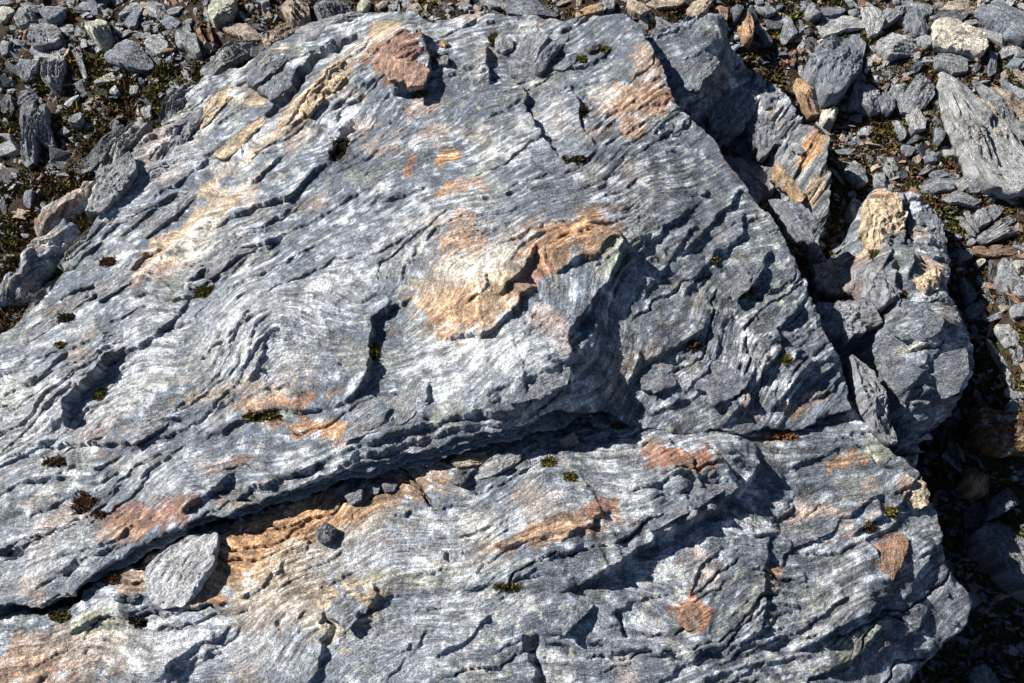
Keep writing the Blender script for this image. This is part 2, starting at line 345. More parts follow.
A_led = [
    ([(568, 408), (570, 345), (588, 315), (608, 288), (624, 250), (618, 230)], .046, 45),
    ([(590, 372), (600, 322), (617, 284), (650, 245), (700, 205)], .022, 30),
    ([(612, 406), (641, 368), (682, 347), (702, 335), (714, 311)], .022, 45),
    ([(70, 432), (72, 408), (97, 378), (113, 361), (128, 352)], .055, 60), ([(108, 364), (143, 348), (170, 325), (193, 301)], .020, 50),
    ([(177, 291), (207, 278), (233, 258), (267, 248), (290, 233)], .026, 45), ([(215, 232), (232, 222), (267, 207), (293, 200), (313, 177), (335, 162)], .026, 45),
    ([(106, 206), (118, 190), (133, 173)], .035, 30), ([(158, 160), (177, 140), (200, 110)], .03, 30),
    ([(0, 447), (70, 450), (130, 445), (163, 425), (185, 418)], .018, 40), ([(196, 440), (230, 428), (253, 416), (287, 413), (341, 409)], .020, 40),
    ([(330, 412), (361, 396), (371, 375), (374, 345), (371, 325), (388, 311), (415, 301)], .036, 60),
    ([(203, 330), (213, 360), (230, 385), (262, 396), (290, 385), (299, 370)], .009, 20), ([(222, 330), (235, 360), (258, 378), (282, 368)], .012, 16), ([(180, 350), (190, 380), (215, 398), (262, 408)], .014, 18),
    ([(253, 300), (277, 315), (288, 332), (284, 350)], .012, 18), ([(300, 300), (322, 320), (330, 348)], .014, 22),
    ([(404, 322), (430, 330), (451, 339), (488, 337), (514, 318), (520, 303), (544, 286)], .026, 45), ([(499, 306), (520, 280), (534, 255), (537, 245)], .03, 30), ([(548, 280), (590, 262), (620, 240)], .024, 40),
    ([(400, 428), (404, 420), (428, 405), (431, 381)], .016, 30), ([(350, 443), (384, 428), (401, 408)], .015, 30), ([(488, 398), (528, 385), (560, 371)], .013, 22), ([(515, 410), (554, 396), (572, 388)], .013, 20),
    ([(340, 459), (365, 449), (408, 434), (474, 419), (528, 411), (562, 404)], .030, 60), ([(345, 466), (408, 444), (474, 428), (530, 418)], .022, 20), ([(183, 511), (213, 496), (236, 474)], .034, 40), ([(232, 506), (280, 480), (335, 466)], .024, 25),
    ([(136, 482), (160, 462), (178, 452)], .015, 35), ([(0, 462), (25, 457), (66, 460), (76, 478)], .014, 30),
    ([(558, 160), (543, 140), (528, 113), (524, 86)], .036, 40), ([(596, 150), (581, 127), (581, 107), (570, 86)], .014, 30),
    ([(682, 302), (702, 271), (738, 236), (752, 210)], .018, 25), ([(676, 262), (700, 240), (732, 205), (748, 186)], .020, 25), ([(640, 300), (665, 268), (700, 225)], .016, 20),
    ([(725, 300), (749, 285), (762, 265), (773, 250)], .024, 30), ([(778, 354), (778, 331), (795, 321), (803, 306)], .032, 30), ([(720, 428), (749, 405), (759, 378), (781, 353)], .042, 40),
    ([(715, 408), (745, 388), (754, 372), (745, 358), (725, 346)], .012, 25), ([(798, 400), (829, 371), (838, 360)], .022, 20), ([(812, 402), (830, 390), (846, 372)], .018, 16), ([(770, 415), (785, 395), (812, 365)], .03, 25),
    ([(389, 94), (421, 88), (431, 73), (425, 53), (413, 22)], .055, 45), ([(489, 84), (486, 66), (487, 46)], .034, 40), ([(330, 110), (352, 92), (372, 84)], .014, 20),
    ([(128, 273), (150, 259), (170, 247)], .018, 25), ([(60, 300), (80, 292), (104, 284)], .016, 20), ([(250, 190), (268, 175), (290, 150)], .018, 25), ([(120, 240), (150, 215), (180, 190)], .016, 25), ([(150, 205), (185, 180), (215, 150)], .014, 20),
    ([(360, 205), (400, 200), (432, 182)], .012, 20), ([(640, 415), (690, 402), (720, 380)], .014, 25), ([(20, 520), (70, 500), (120, 492)], .012, 30), ([(30, 590), (80, 560), (130, 545)], .013, 25), ([(0, 400), (40, 385), (80, 350)], .013, 30)]
A_grv = [([(268, 118), (285, 98), (300, 78), (318, 57), (345, 44), (362, 33)], .13, 7), ([(-5, 555), (10, 556), (20, 555)], .03, 4), ([(330, 165), (345, 140), (352, 120)], .03, 8), ([(62, 300), (80, 300), (105, 290)], .03, 6),
         ([(48, 330), (60, 318), (76, 306)], .03, 5), ([(66, 576), (70, 566), (76, 560)], .02, 3), ([(118, 188), (133, 170)], .03, 3), ([(581, 110), (583, 125)], .015, 3), ([(560, 160), (582, 162)], .015, 3), ([(440, 60), (462, 72), (480, 74)], .02, 5)]
A_pat = [(375, 45, 16, 40, -50, 'O', .7), (372, 44, 9, 34, -50, 'W', .8), (300, 112, 15, 40, -38, 'O', .7), (302, 110, 9, 34, -38, 'W', .8), (262, 150, 10, 36, -40, 'C', .5), (232, 205, 14, 40, -42, 'O', .6), (233, 204, 9, 34, -42, 'W', .8), (196, 235, 20, 46, -42, 'C', .7), (196, 236, 14, 40, -42, 'W', .85), (163, 262, 12, 40, -48, 'O', .7), (164, 262, 6, 34, -48, 'W', .7), (215, 180, 9, 30, -40, 'C', .6), (150, 160, 10, 40, -45, 'W', .45), (470, 285, 60, 50, 15, 'C', .42), (455, 310, 45, 26, 0, 'O', .5), (500, 255, 40, 24, 10, 'W', .4), (250, 392, 60, 7, 4, 'C', .5), (470, 240, 12, 34, 10, 'O', .45), (400, 62, 30, 26, 0, 'R', .85), (388, 36, 20, 16, 30, 'C', .9), (330, 84, 14, 34, -38, 'C', .8), (302, 112, 12, 20, -35, 'C', .7), (318, 95, 8, 16, -30, 'O', .5), (352, 55, 12, 14, 0, 'W', .6),
         (638, 100, 40, 26, 10, 'O', .75), (648, 62, 16, 26, 10, 'K', .8), (605, 95, 16, 10, 0, 'W', .7), (632, 128, 14, 12, 0, 'O', .6), (660, 98, 16, 14, 0, 'R', .6),
         (408, 170, 7, 14, -15, 'R', .9), (446, 160, 15, 12, 15, 'O', .97), (455, 190, 20, 12, 0, 'O', .97), (481, 187, 9, 7, 0, 'O', .9), (464, 221, 14, 13, 0, 'O', .75), (455, 246, 16, 14, 30, 'O', .5), (425, 108, 22, 14, 30, 'K', .55),
         (580, 236, 38, 26, 18, 'O', .95), (548, 256, 24, 20, 10, 'O', .8), (528, 280, 14, 28, -30, 'R', .7), (462, 316, 40, 22, -8, 'O', .6), (428, 310, 22, 9, 0, 'C', .5), (500, 300, 24, 20, 0, 'C', .5), (475, 270, 34, 24, 0, 'W', .35),
         (322, 429, 40, 10, -3, 'O', .9), (278, 404, 48, 8, 3, 'O', .65), (225, 463, 24, 9, 0, 'R', .7), (300, 398, 20, 6, 0, 'R', .5), (345, 440, 12, 12, 0, 'O', .5),
         (150, 514, 46, 17, 8, 'R', .75), (120, 535, 26, 12, 0, 'O', .6), (62, 520, 24, 12, 0, 'K', .4), (100, 430, 20, 26, 0, 'K', .35), (260, 512, 40, 12, 20, 'D', .4),
         (178, 232, 9, 48, -40, 'C', .8), (150, 262, 8, 26, -45, 'K', .8), (235, 208, 8, 22, -35, 'C', .7), (212, 190, 10, 14, 0, 'C', .6), (258, 100, 14, 10, 0, 'C', .6), (232, 95, 14, 12, 0, 'W', .6), (270, 60, 18, 9, 40, 'C', .6), (160, 140, 10, 30, -45, 'K', .5),
         (195, 252, 26, 15, 30, 'W', .75), (205, 130, 12, 30, -40, 'W', .5), (140, 190, 10, 34, -42, 'P', .6), (240, 150, 12, 36, -40, 'P', .5), (215, 205, 9, 22, -40, 'C', .6), (172, 175, 8, 26, -42, 'K', .45), (300, 140, 12, 20, -35, 'K', .4), (120, 255, 10, 30, -45, 'P', .5), (60, 330, 40, 24, 30, 'P', .5), (30, 440, 50, 30, 10, 'P', .5), (150, 340, 50, 30, 20, 'P', .4), (40, 550, 60, 30, 5, 'P', .5), (180, 470, 50, 20, 10, 'P', .4), (440, 370, 60, 30, 0, 'P', .4), (360, 270, 40, 40, 0, 'P', .3), (98, 192, 10, 24, -35, 'W', .75), (215, 225, 22, 12, 40, 'W', .5), (190, 160, 26, 18, 40, 'P', .5), (118, 215, 26, 12, 45, 'P', .5),
         (268, 335, 70, 55, 0, 'P', .55), (330, 300, 40, 40, 0, 'P', .35), (60, 400, 50, 40, 0, 'P', .4), (110, 400, 26, 30, 0, 'P', .5), (520, 350, 40, 30, 0, 'P', .35), (470, 205, 40, 30, 0, 'P', .3),
         (500, 110, 60, 50, 0, 'D', .35), (690, 260, 110, 100, 40, 'D', .36), (700, 380, 80, 45, 10, 'D', .3), (600, 160, 60, 50, 0, 'D', .2), (560, 130, 26, 50, 10, 'P', .3), (260, 60, 20, 18, 0, 'D', .5), (342, 150, 14, 16, 20, 'M', .85), (60, 310, 26, 8, 25, 'B', .7), (92, 292, 18, 7, 20, 'M', .7),  # right-hand dark patches paint in shade of the slope turned from the sun
         (610, 260, 14, 26, -30, 'G', .4), (790, 405, 14, 8, 0, 'O', .6), (812, 400, 14, 10, 0, 'K', .5), (470, 20, 22, 7, 5, 'K', .6), (20, 395, 30, 20, 0, 'G', .2), (300, 520, 30, 8, 20, 'D', .4)]
def folA(x, y):   # slope of the foliation trace: 0.5 on the left, gentler in the middle, steep on the right shoulder
    xs = np.clip(x, -2, 2); return 0.45 * xs + 0.40 * np.log1p(np.exp((xs - 0.12) * 9)) / 9
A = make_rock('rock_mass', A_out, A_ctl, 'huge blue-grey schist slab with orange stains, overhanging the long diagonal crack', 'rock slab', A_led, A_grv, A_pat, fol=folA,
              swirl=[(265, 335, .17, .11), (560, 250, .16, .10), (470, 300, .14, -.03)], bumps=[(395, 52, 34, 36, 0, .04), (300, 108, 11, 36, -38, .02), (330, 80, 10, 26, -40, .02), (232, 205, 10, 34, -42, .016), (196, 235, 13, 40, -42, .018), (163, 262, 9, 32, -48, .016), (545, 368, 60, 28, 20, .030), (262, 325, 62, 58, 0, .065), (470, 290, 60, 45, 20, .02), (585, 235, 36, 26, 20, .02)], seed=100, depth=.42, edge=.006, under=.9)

# ---- lower slab
B_out = [(-230, 560), (-100, 540), (60, 510), (150, 480), (300, 430), (450, 380), (600, 360), (700, 370), (780, 360), (838, 366), (860, 410), (872, 428), (899, 456), (913, 458), (929, 482), (937, 515), (940, 545), (957, 576), (971, 602),
         (969, 625), (936, 652), (915, 678), (890, 712), (840, 800), (-230, 800)]
B_ctl = [(-230, 680, .04), (0, 640, .10), (100, 580, .135), (60, 560, .10), (200, 600, .145), (250, 530, .155), (300, 500, .17), (350, 500, .18), (450, 465, .205), (550, 445, .215), (600, 435, .21), (700, 455, .205), (740, 450, .18), (400, 600, .175), (200, 690, .09), (500, 560, .2),
         (620, 540, .195), (600, 650, .15), (750, 560, .15), (770, 445, .15), (850, 430, .145), (850, 500, .125), (900, 480, .115), (880, 600, .055), (925, 540, .06), (955, 605, -.02), (800, 680, .05), (915, 650, -.04), (500, 780, .12), (800, 800, .0), (0, 800, .0),
         (450, 390, .10), (600, 370, .13), (250, 450, .05), (60, 520, .0), (780, 370, .1)]
B_led = [
    ([(560, 600), (581, 583), (624, 562), (682, 529), (715, 513), (745, 491), (759, 468), (755, 446)], .060, 75), ([(556, 642), (574, 625), (596, 604)], .02, 40),
    ([(530, 569), (558, 558), (586, 547)], .016, 25), ([(556, 545), (580, 532), (612, 515)], .024, 35), ([(624, 500), (661, 488), (690, 476)], .014, 30), ([(600, 555), (650, 530), (690, 512)], .016, 18),
    ([(341, 634), (361, 615), (379, 596), (371, 580)], .022, 45), ([(450, 590), (490, 588), (525, 590)], .012, 22),
    ([(756, 645), (764, 608), (765, 582), (763, 545), (770, 531)], .022, 40), ([(780, 570), (784, 553), (795, 540)], .012, 22), ([(894, 585), (875, 556), (862, 538)], .028, 35),
    ([(850, 537), (869, 525), (888, 517)], .022, 30), ([(892, 512), (905, 494), (914, 476)], .032, 25), ([(776, 524), (790, 516), (800, 505)], .014, 25), ([(830, 520), (860, 506), (885, 495)], .014, 22),
    ([(790, 656), (825, 638), (855, 622), (895, 590)], .034, 35), ([(805, 686), (835, 668), (862, 648), (890, 625)], .03, 30), ([(740, 650), (780, 640), (830, 610), (860, 590)], .014, 25), ([(880, 660), (905, 640), (930, 610)], .03, 30), ([(900, 600), (925, 570), (935, 545)], .03, 25),
    ([(640, 660), (690, 650), (720, 655)], .014, 25), ([(584, 640), (608, 652), (650, 650), (676, 660)], .014, 22), ([(672, 656), (690, 668), (700, 690)], .03, 30),
    ([(166, 686), (173, 665), (197, 648), (217, 638), (233, 624)], .016, 30), ([(300, 690), (318, 668), (333, 636)], .016, 25), ([(60, 632), (120, 618), (170, 612)], .016, 25), ([(380, 520), (430, 508), (480, 505)], .012, 20),
    ([(100, 612), (190, 607), (250, 600)], .012, 20), ([(480, 548), (520, 545), (556, 538)], .012, 20), ([(690, 600), (700, 570), (720, 545)], .010, 20), ([(430, 660), (470, 640), (500, 610)], .012, 25), ([(600, 620), (640, 600), (680, 590)], .010, 22), ([(785, 470), (820, 455), (850, 445)], .010, 22)]
B_grv = [([(u_, v_ + 3) for u_, v_ in crack[:17]], .16, 6), ([(523, 636), (531, 645), (538, 668), (542, 690)], .03, 4), ([(614, 612), (624, 637)], .02, 3), ([(860, 440), (885, 470), (905, 475)], .015, 3), ([(640, 455), (652, 448)], .012, 2.5), ([(448, 563), (452, 555)], .015, 2.5),
         ([(275, 620), (279, 640)], .012, 2), ([(325, 615), (335, 630), (326, 650)], .02, 3), ([(140, 622), (150, 628)], .015, 3)]
B_pat = [(300, 540, 100, 30, 18, 'C', .45), (265, 530, 75, 26, 28, 'O', .8), (360, 500, 90, 16, 15, 'O', .6), (230, 640, 160, 30, 0, 'P', .4), (420, 545, 110, 24, 8, 'P', .4), (600, 500, 80, 22, 14, 'P', .35), (250, 545, 55, 26, 38, 'O', .95), (225, 575, 26, 18, 30, 'O', .9), (320, 517, 60, 17, 14, 'O', .9), (385, 490, 55, 14, 16, 'B', .75), (208, 598, 22, 8, 0, 'O', .8), (140, 578, 20, 14, 30, 'O', .6), (440, 468, 40, 9, 14, 'K', .6),
         (60, 655, 56, 26, 10, 'K', .75), (20, 668, 40, 20, 0, 'O', .5), (140, 650, 60, 14, -5, 'W', .4), (88, 626, 20, 10, 10, 'G', .8), (200, 640, 60, 20, 0, 'P', .5), (280, 590, 46, 30, 10, 'C', .45), (345, 610, 30, 26, 30, 'C', .8), (330, 625, 22, 14, 0, 'W', .5),
         (552, 532, 46, 9, 14, 'O', .8), (602, 514, 16, 7, 20, 'R', .85), (600, 528, 26, 6, 20, 'O', .5), (500, 545, 30, 6, 10, 'O', .5), (475, 530, 20, 16, 30, 'W', .5), (400, 575, 50, 6, 5, 'G', .5), (470, 565, 50, 6, 3, 'W', .5), (400, 560, 60, 10, 0, 'P', .4), (430, 630, 60, 30, 20, 'P', .35),
         (674, 463, 32, 12, -3, 'R', .92), (850, 461, 25, 8, 5, 'O', .85), (691, 614, 17, 16, 0, 'R', 1.0), (772, 575, 7, 9, 0, 'O', .85), (778, 592, 6, 4, 0, 'O', .8), (893, 556, 14, 22, -25, 'R', .9), (914, 490, 16, 12, 0, 'K', .85),
         (818, 517, 32, 10, 10, 'K', .7), (800, 536, 26, 7, 0, 'R', .5), (845, 535, 12, 8, 0, 'R', .5), (860, 640, 26, 8, 25, 'G', .6), (630, 640, 30, 26, 0, 'P', .3), (880, 450, 20, 14, 30, 'G', .5), (865, 425, 14, 8, 0, 'P', .4),
         (800, 600, 80, 60, 0, 'D', .22), (820, 470, 60, 30, 0, 'D', .25), (930, 600, 50, 50, 0, 'D', .35), (600, 560, 60, 30, 10, 'D', .2), (765, 440, 16, 5, 5, 'O', .7)]  # dark patches towards the right flank: shade put into the colour
def hideB(x, y, zf):      # what lies deep under the upper slab is not there to be seen
    return (poly_sd(x, y, A.pl) < 0.22)
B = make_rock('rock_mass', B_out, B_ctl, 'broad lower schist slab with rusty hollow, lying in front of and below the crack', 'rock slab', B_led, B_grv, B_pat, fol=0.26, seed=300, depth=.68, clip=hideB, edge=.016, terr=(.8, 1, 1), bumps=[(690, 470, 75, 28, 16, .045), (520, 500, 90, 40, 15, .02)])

# ---- rocks on the right
C1_out = [(640, 40), (660, 26), (685, 19), (708, 19), (722, 26), (728, 42), (742, 52), (758, 76), (775, 84), (790, 99), (804, 124), (826, 148), (832, 172), (829, 212), (822, 238), (834, 262), (830, 285), (800, 300), (760, 240), (700, 150), (650, 70)]
C1_ctl = [(690, 40, .31), (720, 35, .30), (700, 70, .27), (745, 110, .12), (740, 70, .13), (720, 140, .03), (750, 185, -.03), (790, 140, .14), (812, 160, .15), (825, 190, .12), (800, 230, -.04), (820, 250, -.02), (770, 100, .15), (660, 50, .3)]
C1 = make_rock('boulder', C1_out, C1_ctl, 'jagged dark boulder in shade against the slab\'s straight right edge', 'boulder',
    [([(722, 62), (727, 45), (728, 25)], .05, 40), ([(745, 160), (765, 130), (790, 105)], .02, 25), ([(790, 190), (800, 165), (795, 140)], .02, 25), ([(700, 120), (715, 95), (738, 80)], .03, 30), ([(770, 215), (790, 200), (815, 190)], .02, 25)],
    [([(735, 170), (755, 160), (772, 158)], .05, 6), ([(768, 120), (772, 140), (770, 160)], .03, 4), ([(715, 75), (730, 90), (740, 100)], .03, 5)],
    [(806, 155, 11, 15, 0, 'O', .95), (813, 188, 9, 10, 0, 'C', .8), (742, 92, 10, 12, 0, 'K', .7), (748, 120, 6, 6, 0, 'O', .8), (760, 128, 5, 5, 0, 'K', .8), (735, 110, 8, 14, 0, 'K', .6), (722, 80, 12, 20, 0, 'B', .5)], fol=0.9, seed=500, depth=.45, rough=1.05, terr=(1, .6, .6), flk=140, edge=.02)
C2_out = [(830, 262), (845, 246), (858, 216), (868, 193), (885, 187), (905, 190), (925, 200), (940, 216), (948, 236), (950, 262), (945, 285), (951, 302), (959, 317), (968, 331), (975, 346), (977, 366), (970, 386), (956, 402), (944, 416), (926, 425),
          (917, 440), (921, 468), (905, 480), (880, 445), (840, 395), (800, 320), (800, 285)]
C2_ctl = [(870, 200, .13), (900, 200, .14), (940, 240, .10), (880, 260, .17), (920, 290, .16), (850, 260, .02), (830, 300, -.05), (850, 340, -.03), (890, 330, .20), (940, 330, .17), (965, 350, .10), (900, 380, .19), (930, 390, .13), (880, 410, .04), (870, 380, .0), (905, 450, .04), (915, 420, .10), (955, 390, .05)]
C2 = make_rock('boulder', C2_out, C2_ctl, 'rounded blue-grey boulder with tan patches at the right, half shaded by the big slab', 'boulder',
    [([(858, 292), (850, 277), (830, 268)], .02, 25), ([(905, 320), (903, 300), (893, 285)], .02, 22), ([(880, 275), (890, 255), (893, 230)], .03, 25), ([(912, 300), (935, 325), (958, 328)], .014, 25), ([(915, 405), (940, 385), (955, 365)], .03, 30), ([(905, 285), (910, 250), (905, 215)], .025, 20), ([(893, 440), (905, 400), (915, 380)], .025, 25), ([(850, 310), (870, 300), (890, 300)], .02, 25)],
    [([(903, 195), (907, 215), (912, 235), (916, 248)], .04, 4), ([(893, 262), (902, 285), (915, 300)], .03, 4), ([(918, 255), (930, 268), (943, 280)], .03, 4), ([(872, 290), (860, 296), (848, 290)], .03, 4)],
    [(884, 200, 13, 12, 0, 'O', .85), (880, 225, 13, 18, 0, 'C', .65), (925, 265, 16, 12, 0, 'K', .8), (918, 235, 14, 12, 0, 'K', .5), (900, 215, 8, 10, 0, 'P', .5), (910, 350, 20, 8, 0, 'G', .6), (945, 400, 16, 16, 0, 'B', .4), (870, 255, 14, 10, 0, 'C', .5), (930, 340, 40, 14, 0, 'P', .3), (905, 380, 40, 20, 0, 'D', .25)], fol=0.15, seed=600, depth=.62, rough=1.2, edge=.018, flk=140)

# ---- lobes on the left flank
E1 = make_rock('rock_mass', [(2, 284), (18, 267), (25, 252), (35, 239), (50, 226), (62, 217), (72, 221), (74, 230), (65, 248), (57, 259), (46, 270), (34, 295), (10, 299), (-20, 305), (-20, 296)], [(0, 290, .06), (20, 280, .08), (40, 250, .10), (65, 225, .10), (60, 255, .07), (35, 290, .05)],
    'narrow pale grey rock lobe beside the green moss at the left edge', 'rock slab', [([(14, 292), (28, 270), (36, 245)], .02, 14), ([(40, 285), (52, 262), (62, 240)], .02, 14)], (), [(45, 240, 20, 8, 40, 'K', .5), (50, 240, 14, 10, 0, 'W', .4)], fol=1.1, seed=700, depth=.22, rough=.9, edge=.015)
E2 = make_rock('rock_mass', [(34, 217), (40, 205), (50, 197), (66, 189), (82, 181), (95, 178), (90, 197), (80, 208), (70, 215), (58, 226), (44, 236), (36, 235)], [(40, 220, .07), (60, 200, .09), (85, 188, .09), (75, 208, .06), (50, 230, .06)],
    'brown weathered rock lobe above the narrow pale lobe at the left', 'rock slab', [([(44, 228), (60, 206), (80, 192)], .015, 14)], (), [(50, 215, 22, 12, 40, 'B', .8), (66, 198, 18, 8, 30, 'K', .7), (80, 190, 12, 8, 30, 'B', .6)], fol=0.9, seed=720, depth=.2, rough=1.1, edge=.015)

# ---- thin schist layers that stick out of the big slab's edge above the crack (parts of it)
def layer(path, off0, th, dz, seed, z_of, parent):
    q = drop(path, z_of); seg = np.hypot(*np.diff(q, axis=0).T); L = np.concatenate([[0], np.cumsum(seg)]); m = int(L[-1] / .004)
    s_ = np.linspace(0, L[-1], m); x = np.interp(s_, L, q[:, 0]); y = np.interp(s_, L, q[:, 1])
    tx, ty = np.gradient(x), np.gradient(y); ln = np.hypot(tx, ty); k = np.ones(25) / 25
    tx = np.convolve(np.pad(tx / ln, 12, mode='edge'), k, 'valid'); ty = np.convolve(np.pad(ty / ln, 12, mode='edge'), k, 'valid'); nx_, ny_ = ty, -tx
    z = z_of(x, y); en = np.clip(np.minimum(s_, L[-1] - s_) / .10, 0, 1)
    pr = off0 + .016 * fbm(s_ * 9, s_ * 0 + seed, seed, 3) + .007 * gn(s_ * 45, s_ * 0 + seed, seed + 1) - .05 * (1 - en); tk = th * (.75 + .5 * gn(s_ * 7, s_ * 0 + 3., seed + 2)); zz = z + dz + .008 * gn(s_ * 6, s_ * 0 + 9., seed + 3)
    prof = [(-.10, 0), (-.04, .0), (-.012, -.02), (-.003, -.10), (0, -.35), (-.002, -.7), (-.008, -1), (-.10, -1)]
    V = np.stack([np.stack([x + nx_ * (pr + a + .0015 * gn(s_ * 90, s_ * 0 + j, seed)), y + ny_ * (pr + a), zz + b * tk + .002 * gn(s_ * 70, s_ * 0 + j * 5., seed + 4)], -1) for j, (a, b) in enumerate(prof)], 1)
    k_ = len(prof); I = np.arange(m * k_).reshape(m, k_); J = np.roll(I, -1, 1)
    Q = np.stack([I[:-1].ravel(), I[1:].ravel(), J[1:].ravel(), J[:-1].ravel()], 1)
    n2 = fbm(V[..., 0] * 20, V[..., 1] * 20 + V[..., 2] * 60, seed, 3)
    c = np.clip(GREY * (1 + .5 * n2[..., None]), .03, .6)
    return mesh_np('rock_layer', V.reshape(-1, 3), Q, M_ROCK, c.reshape(-1, 3), parent=parent, folv=np.stack([V[..., 0] * .1, V[..., 1] * .4, V[..., 2]], -1).reshape(-1, 3))
zA = lambda x, y: A.zf(x, y)
layer([(235, 508), (267, 495), (300, 483), (341, 469), (375, 459), (408, 450), (474, 433), (528, 420), (566, 410)], .012, .014, -.022, 1, zA, A.o)
layer([(200, 517), (267, 497), (341, 471), (408, 452), (474, 435), (545, 417)], .018, .012, -.042, 2, zA, A.o)
layer([(330, 475), (375, 461), (440, 444), (528, 421), (572, 411), (600, 411)], .022, .012, -.060, 3, zA, A.o)
layer([(60, 600), (97, 573), (150, 546), (200, 519), (240, 511)], .006, .012, -.035, 4, zA, A.o)
layer([(600, 412), (640, 424), (682, 431), (722, 428), (745, 433)], .008, .016, -.03, 5, zA, A.o)

# ------------------------------------------------------------------ ground: one sheet, fine where it is seen, out to the horizon
G_ctl = [(0, 0, .02), (0, 100, .015), (150, 100, .045), (0, 200, .02), (0, 265, .02), (100, 150, .05), (250, 20, .09), (400, 0, .17), (520, 5, .20), (620, 5, .22), (700, 5, .20), (780, 50, .10), (850, 20, .12), (1000, 0, .14), (1000, 150, .07), (900, 150, .05), (850, 190, .0), (880, 100, .07),
         (1000, 300, .0), (960, 300, -.10), (940, 430, -.3), (1000, 440, -.12), (965, 520, -.38), (1015, 540, -.30), (1030, 480, -.2), (960, 640, -.52), (1020, 660, -.46), (930, 240, .0), (1020, 220, .04), (835, 220, -.04), (1010, 380, -.03), (500, 300, .0), (300, 500, -.1), (800, 400, -.1), (600, 600, -.1), (850, 680, -.4), (300, 200, .02), (700, 200, -.02)]
gz = ctl(G_ctl, [(s * 3.2, t * 3.2, 0.0) for s in (-1, 0, 1) for t in (-1, 0, 1) if (s, t) != (0, 0)] + [(2.4, 0, .0), (-2.4, 0, 0), (0, 2.3, .12)])
def gbase(x, y):
    r = np.hypot(x, y); return np.where(r < 3.4, gz(np.clip(x, -3, 3), np.clip(y, -3, 3)), 0) * sstep(3.3, 2.4, r)
def gfull(x, y):
    return gbase(x, y) + 0.016 * fbm(x * 6, y * 6, 900, 4) + 0.006 * fbm(x * 40, y * 40, 905, 3)
fine = np.arange(-2.0, 2.0001, 0.015)
far = []
d = 0.02; p = 2.0
while p < 160: p += d; d *= 1.28; far.append(p)
ax = np.concatenate([-np.array(far[::-1]), fine, np.array(far)])
GXX, GYY = np.meshgrid(ax, ax); GZ = gfull(GXX, GYY) + 1.2 * sstep(6, 60, np.hypot(GXX, GYY)) * fbm(GXX * 0.05, GYY * 0.05, 910, 3)
n = len(ax); I = np.arange(n * n).reshape(n, n)
gc = np.empty((n, n, 3), np.float32); gc[:] = (.026, .019, .013)
t = sstep(-.2, .5, fbm(GXX * 9, GYY * 9, 920, 4))[..., None]; gc = gc * (1 - t) + np.array([.05, .033, .021]) * t
t = (0.8 * sstep(.1, .6, fbm(GXX * 5, GYY * 5, 925, 4)))[..., None]; gc = gc * (1 - t) + np.array([.028, .028, .012]) * t
t = (sstep(2.2, 5, np.hypot(GXX, GYY)) * 0.75)[..., None]; gc = gc * (1 - t) + np.array([.16, .165, .17]) * t
ground = mesh_np('ground', np.stack([GXX.ravel(), GYY.ravel(), GZ.ravel()], 1), np.stack([I[:-1, :-1].ravel(), I[:-1, 1:].ravel(), I[1:, 1:].ravel(), I[1:, :-1].ravel()], 1), M_SOIL, gc.reshape(-1, 3))
tag(ground, 'dark brown soil between the loose stones', None, None, 'structure')

def rocks_h(x, y):
    h = np.full(np.shape(x), -9.0)
    for r in ROCKS: h = np.maximum(h, rock_h(r, x, y))
    return h
def surf(x, y): return np.maximum(gfull(np.asarray(x, float), np.asarray(y, float)), rocks_h(x, y))

